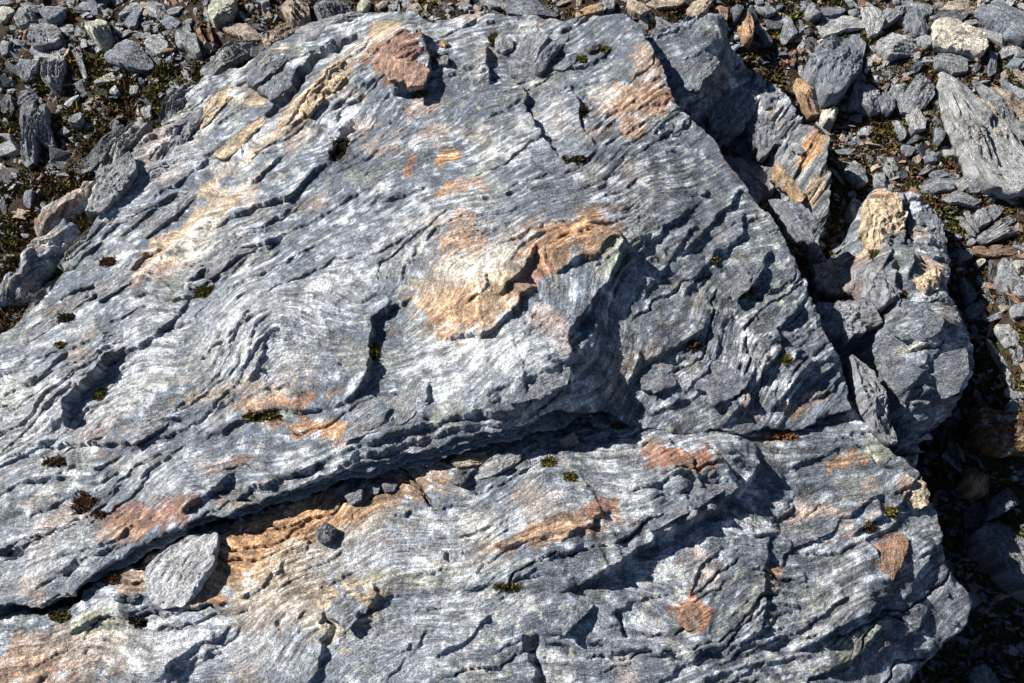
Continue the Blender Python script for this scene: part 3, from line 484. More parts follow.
# ------------------------------------------------------------------ loose stones, traced one by one
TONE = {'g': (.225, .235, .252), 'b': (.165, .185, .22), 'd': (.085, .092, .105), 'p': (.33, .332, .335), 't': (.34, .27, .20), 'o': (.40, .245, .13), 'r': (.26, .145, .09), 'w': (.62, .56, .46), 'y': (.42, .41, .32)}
TWORD = {'g': 'grey', 'b': 'blue-grey', 'd': 'dark grey', 'p': 'pale grey', 't': 'tan', 'o': 'orange', 'r': 'reddish brown', 'w': 'whitish', 'y': 'pale lichened'}
def stone_mesh(poly, cx, cy, T, fol, seed, tone, res, embed=0.35, ridge=0.0, jag=False):
    """a closed angular stone around a plan outline (world coords relative to its centre)"""
    rg = np.random.default_rng(seed); nt, nr = res
    th = np.linspace(0, 2 * np.pi, nt, endpoint=False); c, s = np.cos(th), np.sin(th); R = np.zeros(nt)
    pp = np.vstack([poly, poly[:1]])
    for (ax_, ay_), (bx_, by_) in zip(pp[:-1], pp[1:]):
        ex, ey = bx_ - ax_, by_ - ay_; den = c * ey - s * ex; den = np.where(np.abs(den) < 1e-9, 1e-9, den)
        tt = (ax_ * ey - ay_ * ex) / den; uu = (ax_ * s - ay_ * c) / den
        ok = (tt > 0) & (uu >= -1e-6) & (uu <= 1 + 1e-6); R = np.where(ok, np.maximum(R, tt), R)
    R = np.where(R <= 0, np.median(R[R > 0]) if (R > 0).any() else 0.01, R)
    R = 0.86 * R + 0.07 * np.roll(R, 1) + 0.07 * np.roll(R, -1)
    sz = R.mean(); e = 0.3
    tt_ = np.linspace(0, 1, nr)[1:]; rho = 1 - (1 - tt_) ** 1.5; zz = (1 - np.minimum(rho, 1) ** (2 / e)) ** (e / 2)
    rho = np.concatenate([rho, [.97, .9]]); zz = np.concatenate([zz, [-.6, -.95]])
    rho[-1] *= 0.8
    X = np.outer(rho, R * c); Y = np.outer(rho, R * s); Z = np.repeat((zz * T)[:, None], nt, 1)
    X = np.vstack([np.zeros((1, nt)), X]); Y = np.vstack([np.zeros((1, nt)), Y]); Z = np.vstack([np.full((1, nt), T), Z])
    # longest axis = foliation
    cov = np.cov(poly.T); ev, evec = np.linalg.eigh(cov); a = evec[:, 1]; b = evec[:, 0]
    if abs(a[0]) > 0 and a[0] < 0: a = -a
    Lx = X * a[0] + Y * a[1]; Ly = X * b[0] + Y * b[1]
    wid = np.ptp(Ly) / 2 + 1e-6; top = Z > 0
    # facets: cut the top with a few tilted planes
    cut = np.full(Z.shape, 9.0)
    for k in range(4):
        an = rg.uniform(0, 2 * np.pi); g = rg.uniform(.1, .9) * T / sz; cut = np.minimum(cut, T * rg.uniform(.65, 1.1) - g * ((X * math.cos(an) + Y * math.sin(an)) - .15 * sz))
    Z = np.where(top, np.maximum(np.minimum(Z, cut), 0.05 * T), Z)
    if ridge: Z = np.where(top, Z * (1 - ridge * np.abs(Ly) / wid), Z)
    o1, o2 = rg.uniform(0, 99, 2)
    f1 = 1.6 / wid
    nz = fbm(Lx * f1 * .35 + o1, Ly * f1 * 1.6 + o2, seed % 97, 3, .6)
    saw = (Ly * f1 * (3.4 if fol > 1 else 2.0) + .6 * gn(Lx * f1 * .3 + o2, Ly * f1 + o1, 5)); saw = saw - np.floor(saw)
    Z = Z + np.where(top, T * ((0.07 if fol < 1.2 else 0.2) * nz + (.05 if fol < 1.2 else .26) * fol * (saw - .5) * np.clip(Z / T, 0, 1) + (.16 if jag else .06) * fbm(X * (55 if jag else 110) + o1, Y * (55 if jag else 110) + o2, 41, 3, .6)), 0)
    q = 1 + (.17 if jag else .08) * fbm(th * 2.6 + o1, np.zeros(nt) + o2, 7, 4 if jag else 3, .42)[None, :] * np.ones_like(X) + .05 * gn(Z / T * 3 + o2, np.tile(th * 1.5, (X.shape[0], 1)), 9)
    wrap = np.minimum(th, 2 * np.pi - th); q = 1 + (q - 1) * np.clip(wrap / .4, 0, 1)[None, :]
    rr = np.concatenate([[0], rho])[:, None] ** 4; q = 1 + (q - 1) * rr; X = X * q; Y = Y * q
    nrow = X.shape[0]
    Z[0] = Z[0].mean()
    V = np.stack([X + cx, Y + cy, Z - 0.0], -1)
    verts = np.vstack([V[0, :1], V[1:].reshape(-1, 3), [[cx, cy, Z[-1].mean()]]])
    idx = 1 + np.arange((nrow - 1) * nt).reshape(nrow - 1, nt); nx = np.roll(idx, -1, 1)
    tri = np.concatenate([np.stack([np.zeros(nt, int), idx[0], nx[0]], 1),
        np.stack([idx[:-1].ravel(), idx[1:].ravel(), nx[1:].ravel()], 1), np.stack([idx[:-1].ravel(), nx[1:].ravel(), nx[:-1].ravel()], 1),
        np.stack([np.full(nt, len(verts) - 1), nx[-1], idx[-1]], 1)])
    x, y = verts[:, 0] - cx, verts[:, 1] - cy
    la, lb = x * a[0] + y * a[1], x * b[0] + y * b[1]
    m = 1 + .5 * fbm(la * 14 + o1, lb * 60 + o2, 31, 3) + .35 * gn(x * 60 + o2, y * 60, 33)
    col = np.array(tone)[None] * np.clip(m, .45, 1.7)[:, None]
    col = col * np.exp(.4 * fbm(x * 80 + o1, y * 80, 43, 2, .7) + .3 * fbm(la * 12, lb * 90 + o2, 45, 2, .65))[:, None]
    tp = sstep(.15, .6, fbm(x * 30 + o1, y * 30 + o2, 35, 3))[:, None] * .35; col = col * (1 - tp) + np.array([.43, .43, .40]) * tp
    return verts, tri, col, np.stack([la * .12 + o1, lb + o2, verts[:, 2] * .8], 1)
def px_poly(tile, pts):
    x0, y0, f = tile; return [(x0 + a / f, y0 + b / f) for a, b in pts]
STONES = []      # (object, centre pixel, size in pixels, tone, aspect, flags, landmark label)
def add_stone(poly_px, tone, fol=0.5, tk=0.5, label=None, lift=0.0, ridge=0.0, on=None, name='stone', cat='stone', group='loose stones', seedx=0, part=None, Tabs=None, col=None):
    P = np.array(poly_px, float); cu, cv = P.mean(0); z = 0.1
    for _ in range(6):
        x, y = unp(cu, cv, z); z = float(surf(x, y)) if on is None else float(on(x, y))
    span = P.max(0) - P.min(0); area = 0.5 * abs(np.dot(P[:, 0], np.roll(P[:, 1], 1)) - np.dot(P[:, 1], np.roll(P[:, 0], 1)))
    dep = math.sqrt((x - CAM[0]) ** 2 + (y - CAM[1]) ** 2 + (z - CAM[2]) ** 2)
    mpp = dep / F; lng = max(span); short = area / max(lng, 1)
    T = float(np.clip(1.05 * tk * short * mpp, 0.007, 0.10))
    if Tabs: T = Tabs
    wx, wy = unp(P[:, 0], P[:, 1], z + T * .55)
    W = np.stack([wx, wy], 1); c = W.mean(0)
    # height of the bed: lower quantile under the outline so that it rests in it
    bed = float(np.median(surf(wx * .7 + c[0] * .3, wy * .7 + c[1] * .3))) if on is None else z
    big = max(span)
    res = (96, 24) if big > 34 else (56, 16) if big > 18 else (28, 9) if big > 9 else (16, 6)
    V, Tt, Cc, Fv = stone_mesh(W - c, 0, 0, T, fol, int(abs(cu * 7919 + cv * 104729)) % 100003 + seedx, TONE[tone], ((96, 26) if big > 50 else (64, 17)) if part is not None else res, ridge=ridge, jag=part is not None)
    if part is not None:
        V = V + np.array([c[0], c[1], min(bed, z + .01) - .1 * T + lift]); return mesh_np(name, V, Tt, M_ROCK, Cc, parent=part.o, folv=Fv)
    o = mesh_np(name, V, Tt, M_STONE, Cc, folv=Fv); o.location = (c[0], c[1], min(bed, z + .01) + 0.26 * T + lift)
    ev = np.linalg.eigvalsh(np.cov(P.T)); asp = math.sqrt(max(ev[1], 1e-6) / max(ev[0], 1e-6))
    tag(o, label, cat, group)
    STONES.append((o, (cu, cv), big, tone, asp, fol, label)); return o

TILES = {'A': (0, 0), 'B': (130, 0), 'C': (0, 90), 'D': (0, 180), 'E': (260, 0), 'F': (400, 0), 'G': (540, 0), 'H': (680, 0), 'I': (780, 0), 'K': (874, 0), 'J': (780, 90), 'L': (874, 90), 'M': (874, 180), 'N': (874, 270), 'O': (874, 360), 'P': (874, 450), 'Z': None}
# tile | tone, foliation 0-9, thickness 0-9 | outline | label for the stones one would point to first
SPEC = '''
A|b36|260,60 400,20 470,60 450,120 400,165 330,165 290,110|squarish blue-grey stone above the speckled stone in the top left corner
A|g36|100,130 140,60 200,60 245,100 240,160 200,180 130,190
A|g36|205,280 230,200 320,165 390,180 430,240 440,290 380,310 220,320|big speckled grey stone lying above the upright splintered stone, top left
A|y47|585,190 600,130 680,110 740,160 755,230 720,320 660,290 600,220|grey stone with a pale rim along its left side, top left
A|b24|530,20 560,0 640,10 730,20 680,60 580,70 535,55
Z|b25|104,56 118,45 128,42 140,46 152,60 154,66 148,69 130,69 110,62|large smooth lens-shaped grey stone in the top left gravel
A|g35|810,110 860,40 940,20 980,50 900,90 840,120
A|b45|840,150 900,90 985,60 960,110 930,180 880,190
A|p96|300,560 310,380 390,330 440,400 450,480 400,600 340,590|upright splintered stone with deep vertical ridges, top left
A|b45|125,520 150,430 270,430 260,500 180,560
A|y34|640,560 700,530 780,490 850,500 830,540 720,570 650,580
A|g34|670,460 740,450 830,460 800,490 700,490
A|g57|480,330 540,300 560,380 590,530 560,530 520,400
A|p36|750,610 790,590 820,630 790,660 755,650
A|p34|880,640 950,580 960,620 920,650
A|y34|0,60 70,45 110,80 60,110 40,150 0,160
A|g34|800,230 920,195 930,215 830,260
A|g34|400,180 520,170 500,260 430,240
A|b34|520,170 590,230 570,260 510,250
A|g34|570,280 650,270 690,310 600,310
A|g35|0,260 60,280 50,360 0,370
A|g35|690,70 770,70 780,110 720,120
A|g35|0,0 60,0 100,20 40,40 0,40
A|g35|120,20 200,0 240,30 180,55
A|g34|760,0 850,0 840,20 780,40
B|y38|540,60 570,0 700,0 740,40 690,110 640,130 570,145 535,100|rounded whitish lichen-crusted stone at the top edge left of centre
B|b24|185,120 240,95 300,130 350,160 310,190 260,205 210,160|smooth pale blue-grey flat stone near the top left
B|g46|300,250 360,180 440,220 470,280 490,380 460,390 380,330 320,310
B|p35|95,295 150,260 220,245 270,310 250,350 180,375 130,340
B|p35|220,240 260,255 320,330 300,350 270,300
B|g36|340,480 380,470 410,520 400,570 370,530
B|p45|110,30 160,0 240,40 240,80 180,110 120,90
B|g45|245,80 300,40 370,40 330,90 270,105
B|g35|70,250 110,225 150,230 150,270 90,265
B|g45|730,90 760,80 820,130 790,150
B|b35|490,0 540,0 530,40 500,40
B|g35|370,130 430,120 420,165 380,160
B|r97|430,150 470,140 490,230 560,330 540,360 480,300|reddish brown splintered sliver left of the whitish rounded stone
B|r77|510,160 540,150 560,220 580,300 550,280
B|t45|620,190 700,160 800,170 900,210 910,260 800,280 760,260 720,240
B|g35|240,620 290,600 340,640 280,670
B|p35|0,590 60,580 50,640 0,650
B|g35|90,180 140,170 140,215 95,215
B|g35|160,190 200,180 200,230 165,235
B|b35|210,210 300,205 310,240 230,245
B|b35|0,20 60,30 30,90 0,100
B|g46|480,400 560,380 650,395 640,425 520,440
C|d46|480,520 540,470 650,400 760,310 850,245 860,265 830,330 760,400 720,470 620,540 520,570|long dark bar-shaped stone lying aslant beside the big slab's left shoulder
C|g39|475,230 510,160 560,160 575,210 540,250 490,255|small blocky grey stone in the mossy soil at the left
C|p35|430,150 460,80 540,30 550,45 490,120
C|p36|405,290 440,250 485,290 470,310 420,315
C|d36|130,110 150,20 230,0 270,50 240,90 160,110
C|g98|140,480 150,330 200,270 245,220 290,160 320,100 340,250 380,380 330,390 260,340 230,470 180,510|tall grey splinter of rock standing in the soil near the left edge
C|d37|130,115 250,95 270,160 200,260 140,310
C|p35|620,70 650,60 700,100 660,105
C|p35|640,260 650,190 675,180 660,240
C|p36|960,150 980,100 1024,80 1034,180 990,190
C|p37|930,200 960,185 990,210 970,235
C|g37|950,270 1000,255 990,300 955,300
C|p54|0,400 60,440 0,470 -40,440
C|p54|0,480 50,540 20,570 0,540 -30,500
C|g33|380,570 520,560 500,585 390,590
C|g36|750,240 790,200 820,220 790,270 755,270
C|b36|330,490 370,470 400,490 380,520 340,510
C|p36|570,320 600,300 620,320 590,340
C|p36|500,380 540,355 560,370 520,390
C|p36|440,380 460,360 475,385
C|g36|910,340 920,250 935,250 925,330
C|d36|0,130 60,40 90,60 100,140 30,170
D|b36|160,90 240,70 230,130 200,190 160,170
D|g33|0,100 120,110 110,130 0,140
D|g44|0,10 80,0 60,40 10,50
E|g38|230,220 330,150 450,145 620,130 880,85 1000,75 1000,110 860,150 720,190 640,240 580,280 480,300 400,360 300,330 270,280|long grey slab stone lying behind the cream and orange knob at the top
E|t97|140,60 160,0 330,0 340,100 280,170 220,150
E|b97|360,0 620,0 630,80 560,120 420,120 380,80|dark ridged foliated stone at the top edge left of the knob
E|y46|660,70 680,0 760,0 740,60 700,110
E|t46|780,30 860,0 880,30 820,70
E|g46|0,0 60,0 80,60 20,80
F|o39|265,290 300,270 335,310 310,330 280,320|tiny orange stone perched just right of the red knob
F|g36|240,380 290,350 330,380 330,430 260,430
F|g35|650,260 690,230 770,270 770,330 700,355 650,320
F|g34|770,350 850,260 950,220 1024,260 960,350 930,420 870,435 800,380|flat grey plate leaning left of the dark elongated stone at the top
F|w38|770,275 800,275 805,310 780,312|tiny white pebble at the top between two grey plates
F|t45|40,60 120,20 160,60 110,110 60,110
F|g36|560,0 700,0 720,40 620,60
Z|b37|533,70 540,56 559,35 568,31 569,37 559,50 549,62 543,73|dark elongated stone standing on the slab near the top centre
G|b23|370,90 520,75 620,115 650,180 670,230 560,235 470,215 410,150|broad flat blue-grey plate resting on the slab's top rim
G|d35|610,110 690,160 740,220 675,232 655,180
G|d46|300,330 370,270 420,290 400,340 340,370
G|o46|230,90 330,40 420,15 440,60 370,90 260,110|rusty stone at the top edge behind the broad flat plate
G|t46|590,0 700,30 750,80 690,120 640,100 600,70|tan rusty stone at the top edge right of the broad plate
G|g46|780,120 880,110 950,170 880,220 810,200
G|t45|710,30 780,0 1000,0 950,40 800,60
G|g46|420,0 520,0 510,60 460,75 440,50
G|b35|80,450 230,370 260,350 240,430 150,480
G|t45|60,40 200,0 260,0 140,50
G|b58|-230,80 -220,10 -120,0 -20,20 60,60 140,100 0,110
H|t47|50,50 100,0 180,10 200,60 170,120 100,130 60,90|rough tan block at the top edge right of centre
H|r47|190,110 240,40 330,60 320,150 270,130
H|o59|370,210 420,100 460,70 510,200 490,290 440,270 410,240|bright orange craggy stone on the shaded boulder near the top
H|g35|500,40 540,5 600,30 660,80 600,110 550,90
H|g34|580,110 690,80 760,130 810,210 760,260 720,290 690,250 700,180|large flat grey stone right of the bright orange stone
H|d36|570,130 620,110 700,160 690,190 610,190
H|d36|530,230 600,215 640,290 560,310
H|p36|800,320 850,270 860,300 830,350
H|r36|740,350 790,320 800,390 750,400
H|p37|800,400 840,390 840,480 870,550 820,490
H|d48|345,60 380,10 440,30 420,100 370,160
I|b36|105,30 150,0 240,0 240,20 180,50 110,80
I|g38|170,60 220,30 290,50 280,110 220,130 180,110
I|p23|240,190 330,130 420,105 560,130 590,190 450,205 370,240 300,265|pale flat stone touching the top of the big dark teardrop stone
I|b35|185,440 260,350 330,280 440,220 540,210 600,260 590,360 560,470 500,540 430,640 380,690 300,690 230,590 190,540|big dark blue-grey teardrop-shaped stone in the upper right gravel
I|p35|550,60 600,0 690,80 710,150 680,220 620,240 590,170
I|g45|700,70 860,50 830,110 750,160 700,180 690,100
I|b35|850,100 920,60 980,100 1020,190 1010,230 940,235 870,190|egg-shaped blue-grey stone left of the white block
I|p45|650,300 760,205 840,230 960,310 940,350 830,370 740,395 690,350|pale angular stone with small knobs left of the white block
I|g55|860,0 950,20 1024,70 1024,110 960,60 870,40
I|g35|430,0 550,0 540,40 490,50
I|b35|460,70 540,70 540,120 490,110
I|b35|280,60 380,40 460,60 430,90 330,120 280,110
I|p37|570,480 600,430 610,470 590,500
I|p36|850,440 880,420 890,450 860,460
I|p36|830,520 870,490 870,540 840,550
K|w37|395,140 520,150 640,200 740,220 780,300 740,370 640,340 520,310 420,290|white and cream quartz block in the upper right corner
K|d34|385,120 440,80 600,70 650,100 590,150 480,150|dark flat stone lying along the top of the white block
K|t34|440,60 500,20 620,0 700,20 695,100 650,90 560,70|tan stone at the top edge above the white block
K|b25|700,70 790,30 870,50 1040,100 1060,250 1030,290 900,240 780,150|big smooth blue-grey slab in the top right corner
K|g35|290,240 390,240 410,310 360,330 310,300
K|b34|400,300 470,290 560,340 700,370 700,410 620,430 500,390 410,350|slim blue-grey stone tucked under the white block
K|g46|390,400 450,370 550,400 630,450 630,500 540,500 420,460
K|b47|785,470 790,280 815,265 835,320 840,490 800,510|slender upright grey stone just right of the white block
K|d36|240,470 320,400 345,440 290,500
Z|g35|897,100 906,90 918,75 928,64 934,68 934,85 933,96 928,105 915,109 902,109|big grey stone with a white spot, below the white block to its left
K|g36|110,600 170,550 210,590 200,690 130,690
K|d37|690,430 740,410 750,450 710,480
K|p45|850,340 950,310 980,360 890,390
K|g35|600,150 700,130 720,160 640,180
K|p36|190,510 230,490 230,545 200,545
K|g45|960,310 1030,340 1030,400 970,380
K|g45|200,0 300,20 410,40 400,80 360,110 290,60 210,40
K|b45|860,530 900,540 1000,620 960,640 880,580
K|t85|930,440 970,450 1024,560 1030,600 950,520
Z|p53|943,72 956,79 968,90 982,109 1003,128 1020,152 1034,165 1040,190 1012,196 996,191 985,184 969,166 962,149 950,131 943,112 940,99 938,88|long pale splintery slab leaning down to the right edge
Z|t97|958,76 966,80 985,98 1005,118 1026,143 1030,150 1020,148 1003,126 982,106 968,88|thin brownish splinter lying along the long pale slab
Z|g97|968,76 980,82 1003,104 1030,128 1030,142 1008,122 985,98
Z|t97|986,78 998,84 1030,110 1030,124 1005,104
Z|o57|1008,112 1030,110 1032,118 1010,119
Z|g97|1000,98 1012,96 1030,102 1030,110 1010,108
L|b46|0,80 60,20 100,0 140,60 140,130 100,180 50,160
L|p55|215,140 280,130 350,220 340,280 260,300 230,230
L|g56|130,200 170,170 230,290 200,340 150,260
L|d36|220,360 290,300 370,280 380,300 290,350 240,370
L|b34|180,380 280,380 290,410 240,460 190,420
L|b38|420,260 460,240 490,290 460,370 420,350
L|b36|340,450 380,420 450,440 430,490 360,490
L|p45|470,370 560,370 600,430 590,460 500,430
L|g36|300,570 380,500 440,510 380,560 320,580
L|b45|370,570 500,540 540,560 530,590 400,610
L|b45|340,620 420,600 540,640 560,690 430,700 330,690
L|p45|560,620 620,590 690,610 660,660 600,690
L|p56|210,460 235,460 240,560 280,620 210,580
L|g75|0,570 60,580 130,670 60,690 0,650
L|t35|330,140 400,150 390,180 340,170
L|g36|390,90 440,60 470,90 440,115
L|t36|260,470 300,430 330,460 310,500
L|g77|90,440 120,450 180,540 150,550
L|g77|0,430 40,440 100,520 60,520
Z|g35|849,100 857,75 863,73 880,87 882,100 881,110 872,113 862,107 852,103|grey wedge stone just right of the big teardrop stone's tip
Z|o49|793,82 803,84 812,92 825,105 820,112 812,112 800,99|wedge stone with an orange left face at the shaded boulder's edge
Z|w49|820,115 824,103 836,103 839,109 834,124 825,121|small white-faced stone below the big teardrop stone
J|p34|530,280 580,240 650,210 720,230 660,260 600,310 540,300|pale sliver lying in brown moss below the wedge stone
J|g35|370,410 520,400 480,450 400,440
J|g46|430,560 470,510 540,540 600,620 580,660 500,620
J|t38|410,110 440,70 470,110 440,140
J|t49|470,190 485,168 510,172 520,195 500,210
J|g35|260,340 350,325 380,345 290,360
J|g77|690,440 710,430 750,500 730,510
J|g77|560,430 590,420 650,480 620,490
J|p77|740,460 770,450 820,530 790,540
J|p77|700,520 740,520 800,610 770,620
J|g76|600,560 680,600 780,670 700,660
Z|p59|846,211 851,200 860,202 864,212 861,222 853,223|knobbly pale stone in the dark gap left of the rounded boulder
Z|g46|845,168 853,163 864,172 868,182 860,188 850,180
M|r96|690,430 780,438 900,446 1060,446 1060,515 900,515 780,500 700,482|orange-brown plate jutting out under a grey plate at the right edge
M|g85|700,380 760,330 860,270 1024,180 1060,190 1060,360 900,370 760,410|layered grey plate on top of the orange-brown plate, right edge
M|g45|460,120 560,70 690,90 740,140 680,170 520,150
M|p88|500,160 540,150 620,280 700,370 690,390 560,250
M|p88|585,150 640,190 655,240 720,350 705,365 620,240
M|g47|680,230 720,190 800,210 790,300 720,320
M|g58|310,30 350,40 440,110 430,130 330,70
M|g45|780,170 900,190 860,240 810,290 790,220
M|g46|570,480 620,440 690,470 680,520 600,530
M|y48|690,560 740,520 760,560 720,600|small pale lichened stone below the orange-brown plate
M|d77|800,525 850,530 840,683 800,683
M|g57|870,530 930,560 990,683 870,683
M|y46|940,560 1034,545 1034,650 990,640
M|b45|640,30 720,0 720,90 650,80
M|b45|440,0 560,0 560,50 460,60 400,20
M|p76|780,60 850,40 1000,130 960,160
N|b46|600,60 620,30 700,110 720,150 690,210 640,230 630,150
N|b46|640,240 760,200 800,240 720,310 660,320
N|b35|740,340 860,285 915,290 900,320 800,350|flat bar of grey stone bridging the dark gap right of the boulder
N|p46|860,350 950,340 1010,440 1010,490 950,500 870,380
N|p87|800,430 840,430 960,640 980,690 940,680
N|b56|720,20 790,100 780,130 700,60
N|g46|870,0 950,0 1034,120 1034,190 900,130 850,60
N|g77|930,500 960,500 1000,640 980,640
N|g77|990,500 1020,500 1030,600 1010,620
N|t46|860,230 910,220 940,260 890,280
N|g45|940,240 1030,220 1030,320 960,320
N|p46|500,250 560,240 620,320 600,350 520,290
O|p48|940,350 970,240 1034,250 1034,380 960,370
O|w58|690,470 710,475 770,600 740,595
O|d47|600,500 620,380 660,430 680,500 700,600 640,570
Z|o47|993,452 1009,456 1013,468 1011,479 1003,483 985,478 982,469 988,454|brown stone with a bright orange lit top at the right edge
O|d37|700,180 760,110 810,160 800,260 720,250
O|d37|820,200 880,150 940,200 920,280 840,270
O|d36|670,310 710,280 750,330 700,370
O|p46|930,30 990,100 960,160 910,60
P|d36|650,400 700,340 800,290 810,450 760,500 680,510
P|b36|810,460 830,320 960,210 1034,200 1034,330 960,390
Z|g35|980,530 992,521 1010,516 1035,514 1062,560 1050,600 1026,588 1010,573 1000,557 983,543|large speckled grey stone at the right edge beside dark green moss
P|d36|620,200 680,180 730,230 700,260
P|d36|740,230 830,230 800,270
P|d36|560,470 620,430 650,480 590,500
P|p47|975,130 1030,60 1034,180 990,180
Z|g46|975,666 987,664 1000,683 992,696 974,692
Z|g46|1016,646 1022,640 1030,644 1026,654
'''
SC = 1024 / 150.0
for ln in SPEC.strip().split('\n'):
    f = ln.split('|'); pts = [tuple(float(q) for q in p.split(',')) for p in f[2].split()]
    if TILES[f[0]]: x0, y0 = TILES[f[0]]; pts = [(x0 + a / SC, y0 + b / SC) for a, b in pts]
    tone, fo, tk = f[1][0], int(f[1][1]) / 5.0, int(f[1][2]) / 9.0
    fl = fo > 1.2
    add_stone(pts, tone, min(fo, 1.6), tk, f[3] if len(f) > 3 else None, ridge=0.3 if tone in 'ow' and tk > .9 else 0.0)

for tone, pts, lab in [('g', [(950, 84), (958, 86), (990, 125), (1012, 160), (1006, 166), (985, 134)], 'long grey splinter lying on the pale slab at the right edge, upper one'), ('p', [(945, 98), (951, 95), (975, 133), (998, 170), (1000, 182), (990, 178), (966, 147)], 'long pale splinter lying on the pale slab at the right edge, lower one'),
    ('y', [(964, 98), (970, 100), (998, 140), (1022, 170), (1018, 180), (1000, 162)], 'yellowish splinter lying on the pale slab at the right edge, middle one')]:
    add_stone(pts, tone, 1.4, .9, lab, lift=.042, group='splinters on the pale slab')
for i, (tone, pts) in enumerate([('p', [(92, 168), (112, 142), (140, 122), (152, 126), (132, 150), (104, 172)]), ('g', [(158, 122), (168, 98), (190, 78), (202, 80), (190, 104), (168, 128)]), ('g', [(200, 68), (228, 50), (258, 38), (266, 46), (240, 62), (208, 80)]), ('p', [(52, 260), (70, 234), (92, 212), (100, 216), (84, 240), (62, 266)]), ('g', [(8, 318), (30, 292), (52, 268), (62, 272), (44, 300), (16, 328)]), ('t', [(262, 40), (288, 22), (308, 22), (300, 34), (270, 50)])]):
    add_stone(pts, tone, 1.3, .75, ['pale slab fragment leaning on the big slab\'s upper left shoulder', 'grey slab fragment leaning on the big slab, uphill of the pale fragment', 'long grey slab fragment along the big slab\'s upper left rim', 'pale slab fragment between the narrow pale lobe and the big slab', 'grey slab fragment at the left edge below the narrow pale lobe', 'tan slab fragment at the big slab\'s rim near the top'][i], group='slab fragments on the left flank', name='rock_fragment', cat='rock fragment')
# loose pieces in the long crack and on the lower slab
hB = lambda x, y: rock_h(B, x, y)
def T7(pts): return [(a * 341 / 1024, 455 + b / 3.0) for a, b in pts]
def T(x0, y0, f, pts): return [(x0 + a / f, y0 + b / f) for a, b in pts]
fl = T(0, 510, 4.267, [(640, 390), (600, 300), (650, 230), (730, 170), (800, 120), (900, 82), (930, 90), (925, 160), (915, 240), (860, 310), (840, 350), (780, 410), (720, 412), (680, 400)])
TONE['f'] = (.47, .48, .50)
add_stone(fl, 'f', .7, .36, 'large loose pale grey flake resting in the rusty hollow below the crack', on=hB, group=None, name='rock_flake', cat='rock flake')
fk = 1024 / 300.0
for tone, pts, lab in [
    ('t', [(410, 145), (450, 115), (530, 105), (540, 130), (500, 160), (440, 165)], 'tan chip wedged in the crack left of the pale crack stone'),
    ('p', [(505, 200), (510, 160), (560, 125), (610, 110), (660, 100), (650, 140), (600, 170), (540, 195)], 'pale angular stone with an orange face wedged in the long crack'),
    ('g', [(500, 100), (570, 85), (640, 50), (690, 40), (690, 75), (640, 95), (560, 110)], 'grey sliver lying in the crack above the pale crack stone'),
    ('d', [(415, 215), (430, 170), (480, 165), (470, 200), (450, 230)], 'small dark block under the tan chip in the crack'),
    ('g', [(630, 165), (680, 130), (690, 160), (650, 175)], 'small grey triangular chip right of the pale crack stone'),
    ('g', [(45, 260), (80, 235), (115, 240), (110, 275), (70, 290)], 'grey chip on the brown ledge below the crack, leftmost of three'),
    ('g', [(120, 235), (150, 215), (175, 225), (165, 255), (130, 250)], 'grey chip on the brown ledge below the crack, middle of three'),
    ('g', [(175, 225), (200, 205), (235, 215), (220, 245), (190, 250)], 'grey chip on the brown ledge below the crack, rightmost of three'),
    ('g', [(705, 60), (760, 40), (770, 70), (720, 95)], 'grey chip where the crack narrows, left of the brown chips'),
    ('t', [(780, 60), (840, 45), (850, 80), (800, 100)], 'brownish chip where the crack narrows under the bulge'),
    ('g', [(860, 60), (930, 40), (960, 55), (880, 75)], 'flat grey chip at the right end of the wide crack')]:
    add_stone(T(330, 420, fk, pts), tone, .6, .75, lab, on=hB, group='chips in the long crack', name='stone_chip', cat='stone chip')
for tone, pts, lab in [('b', [(480, 370), (510, 350), (535, 360), (525, 395), (490, 390)], 'dark pebble left of the large loose flake, left one of the pair'),
    ('b', [(540, 380), (575, 345), (600, 360), (580, 390), (550, 398)], 'dark pebble left of the large loose flake, right one of the pair'),
    ('p', [(465, 270), (500, 250), (535, 250), (510, 275), (475, 282)], 'thin pale sliver in the crack above the large loose flake')]:
    add_stone(T(0, 510, 4.267, pts), tone, .4, .7, lab, on=hB, group='chips in the long crack', name='stone_chip', cat='stone chip')
add_stone([(316, 534), (321, 526), (330, 524), (337, 529), (333, 540), (326, 545), (319, 542)], 'd', .3, .8, 'single dark pebble on the orange stained lower slab', on=hB, group=None, name='pebble', cat='pebble')

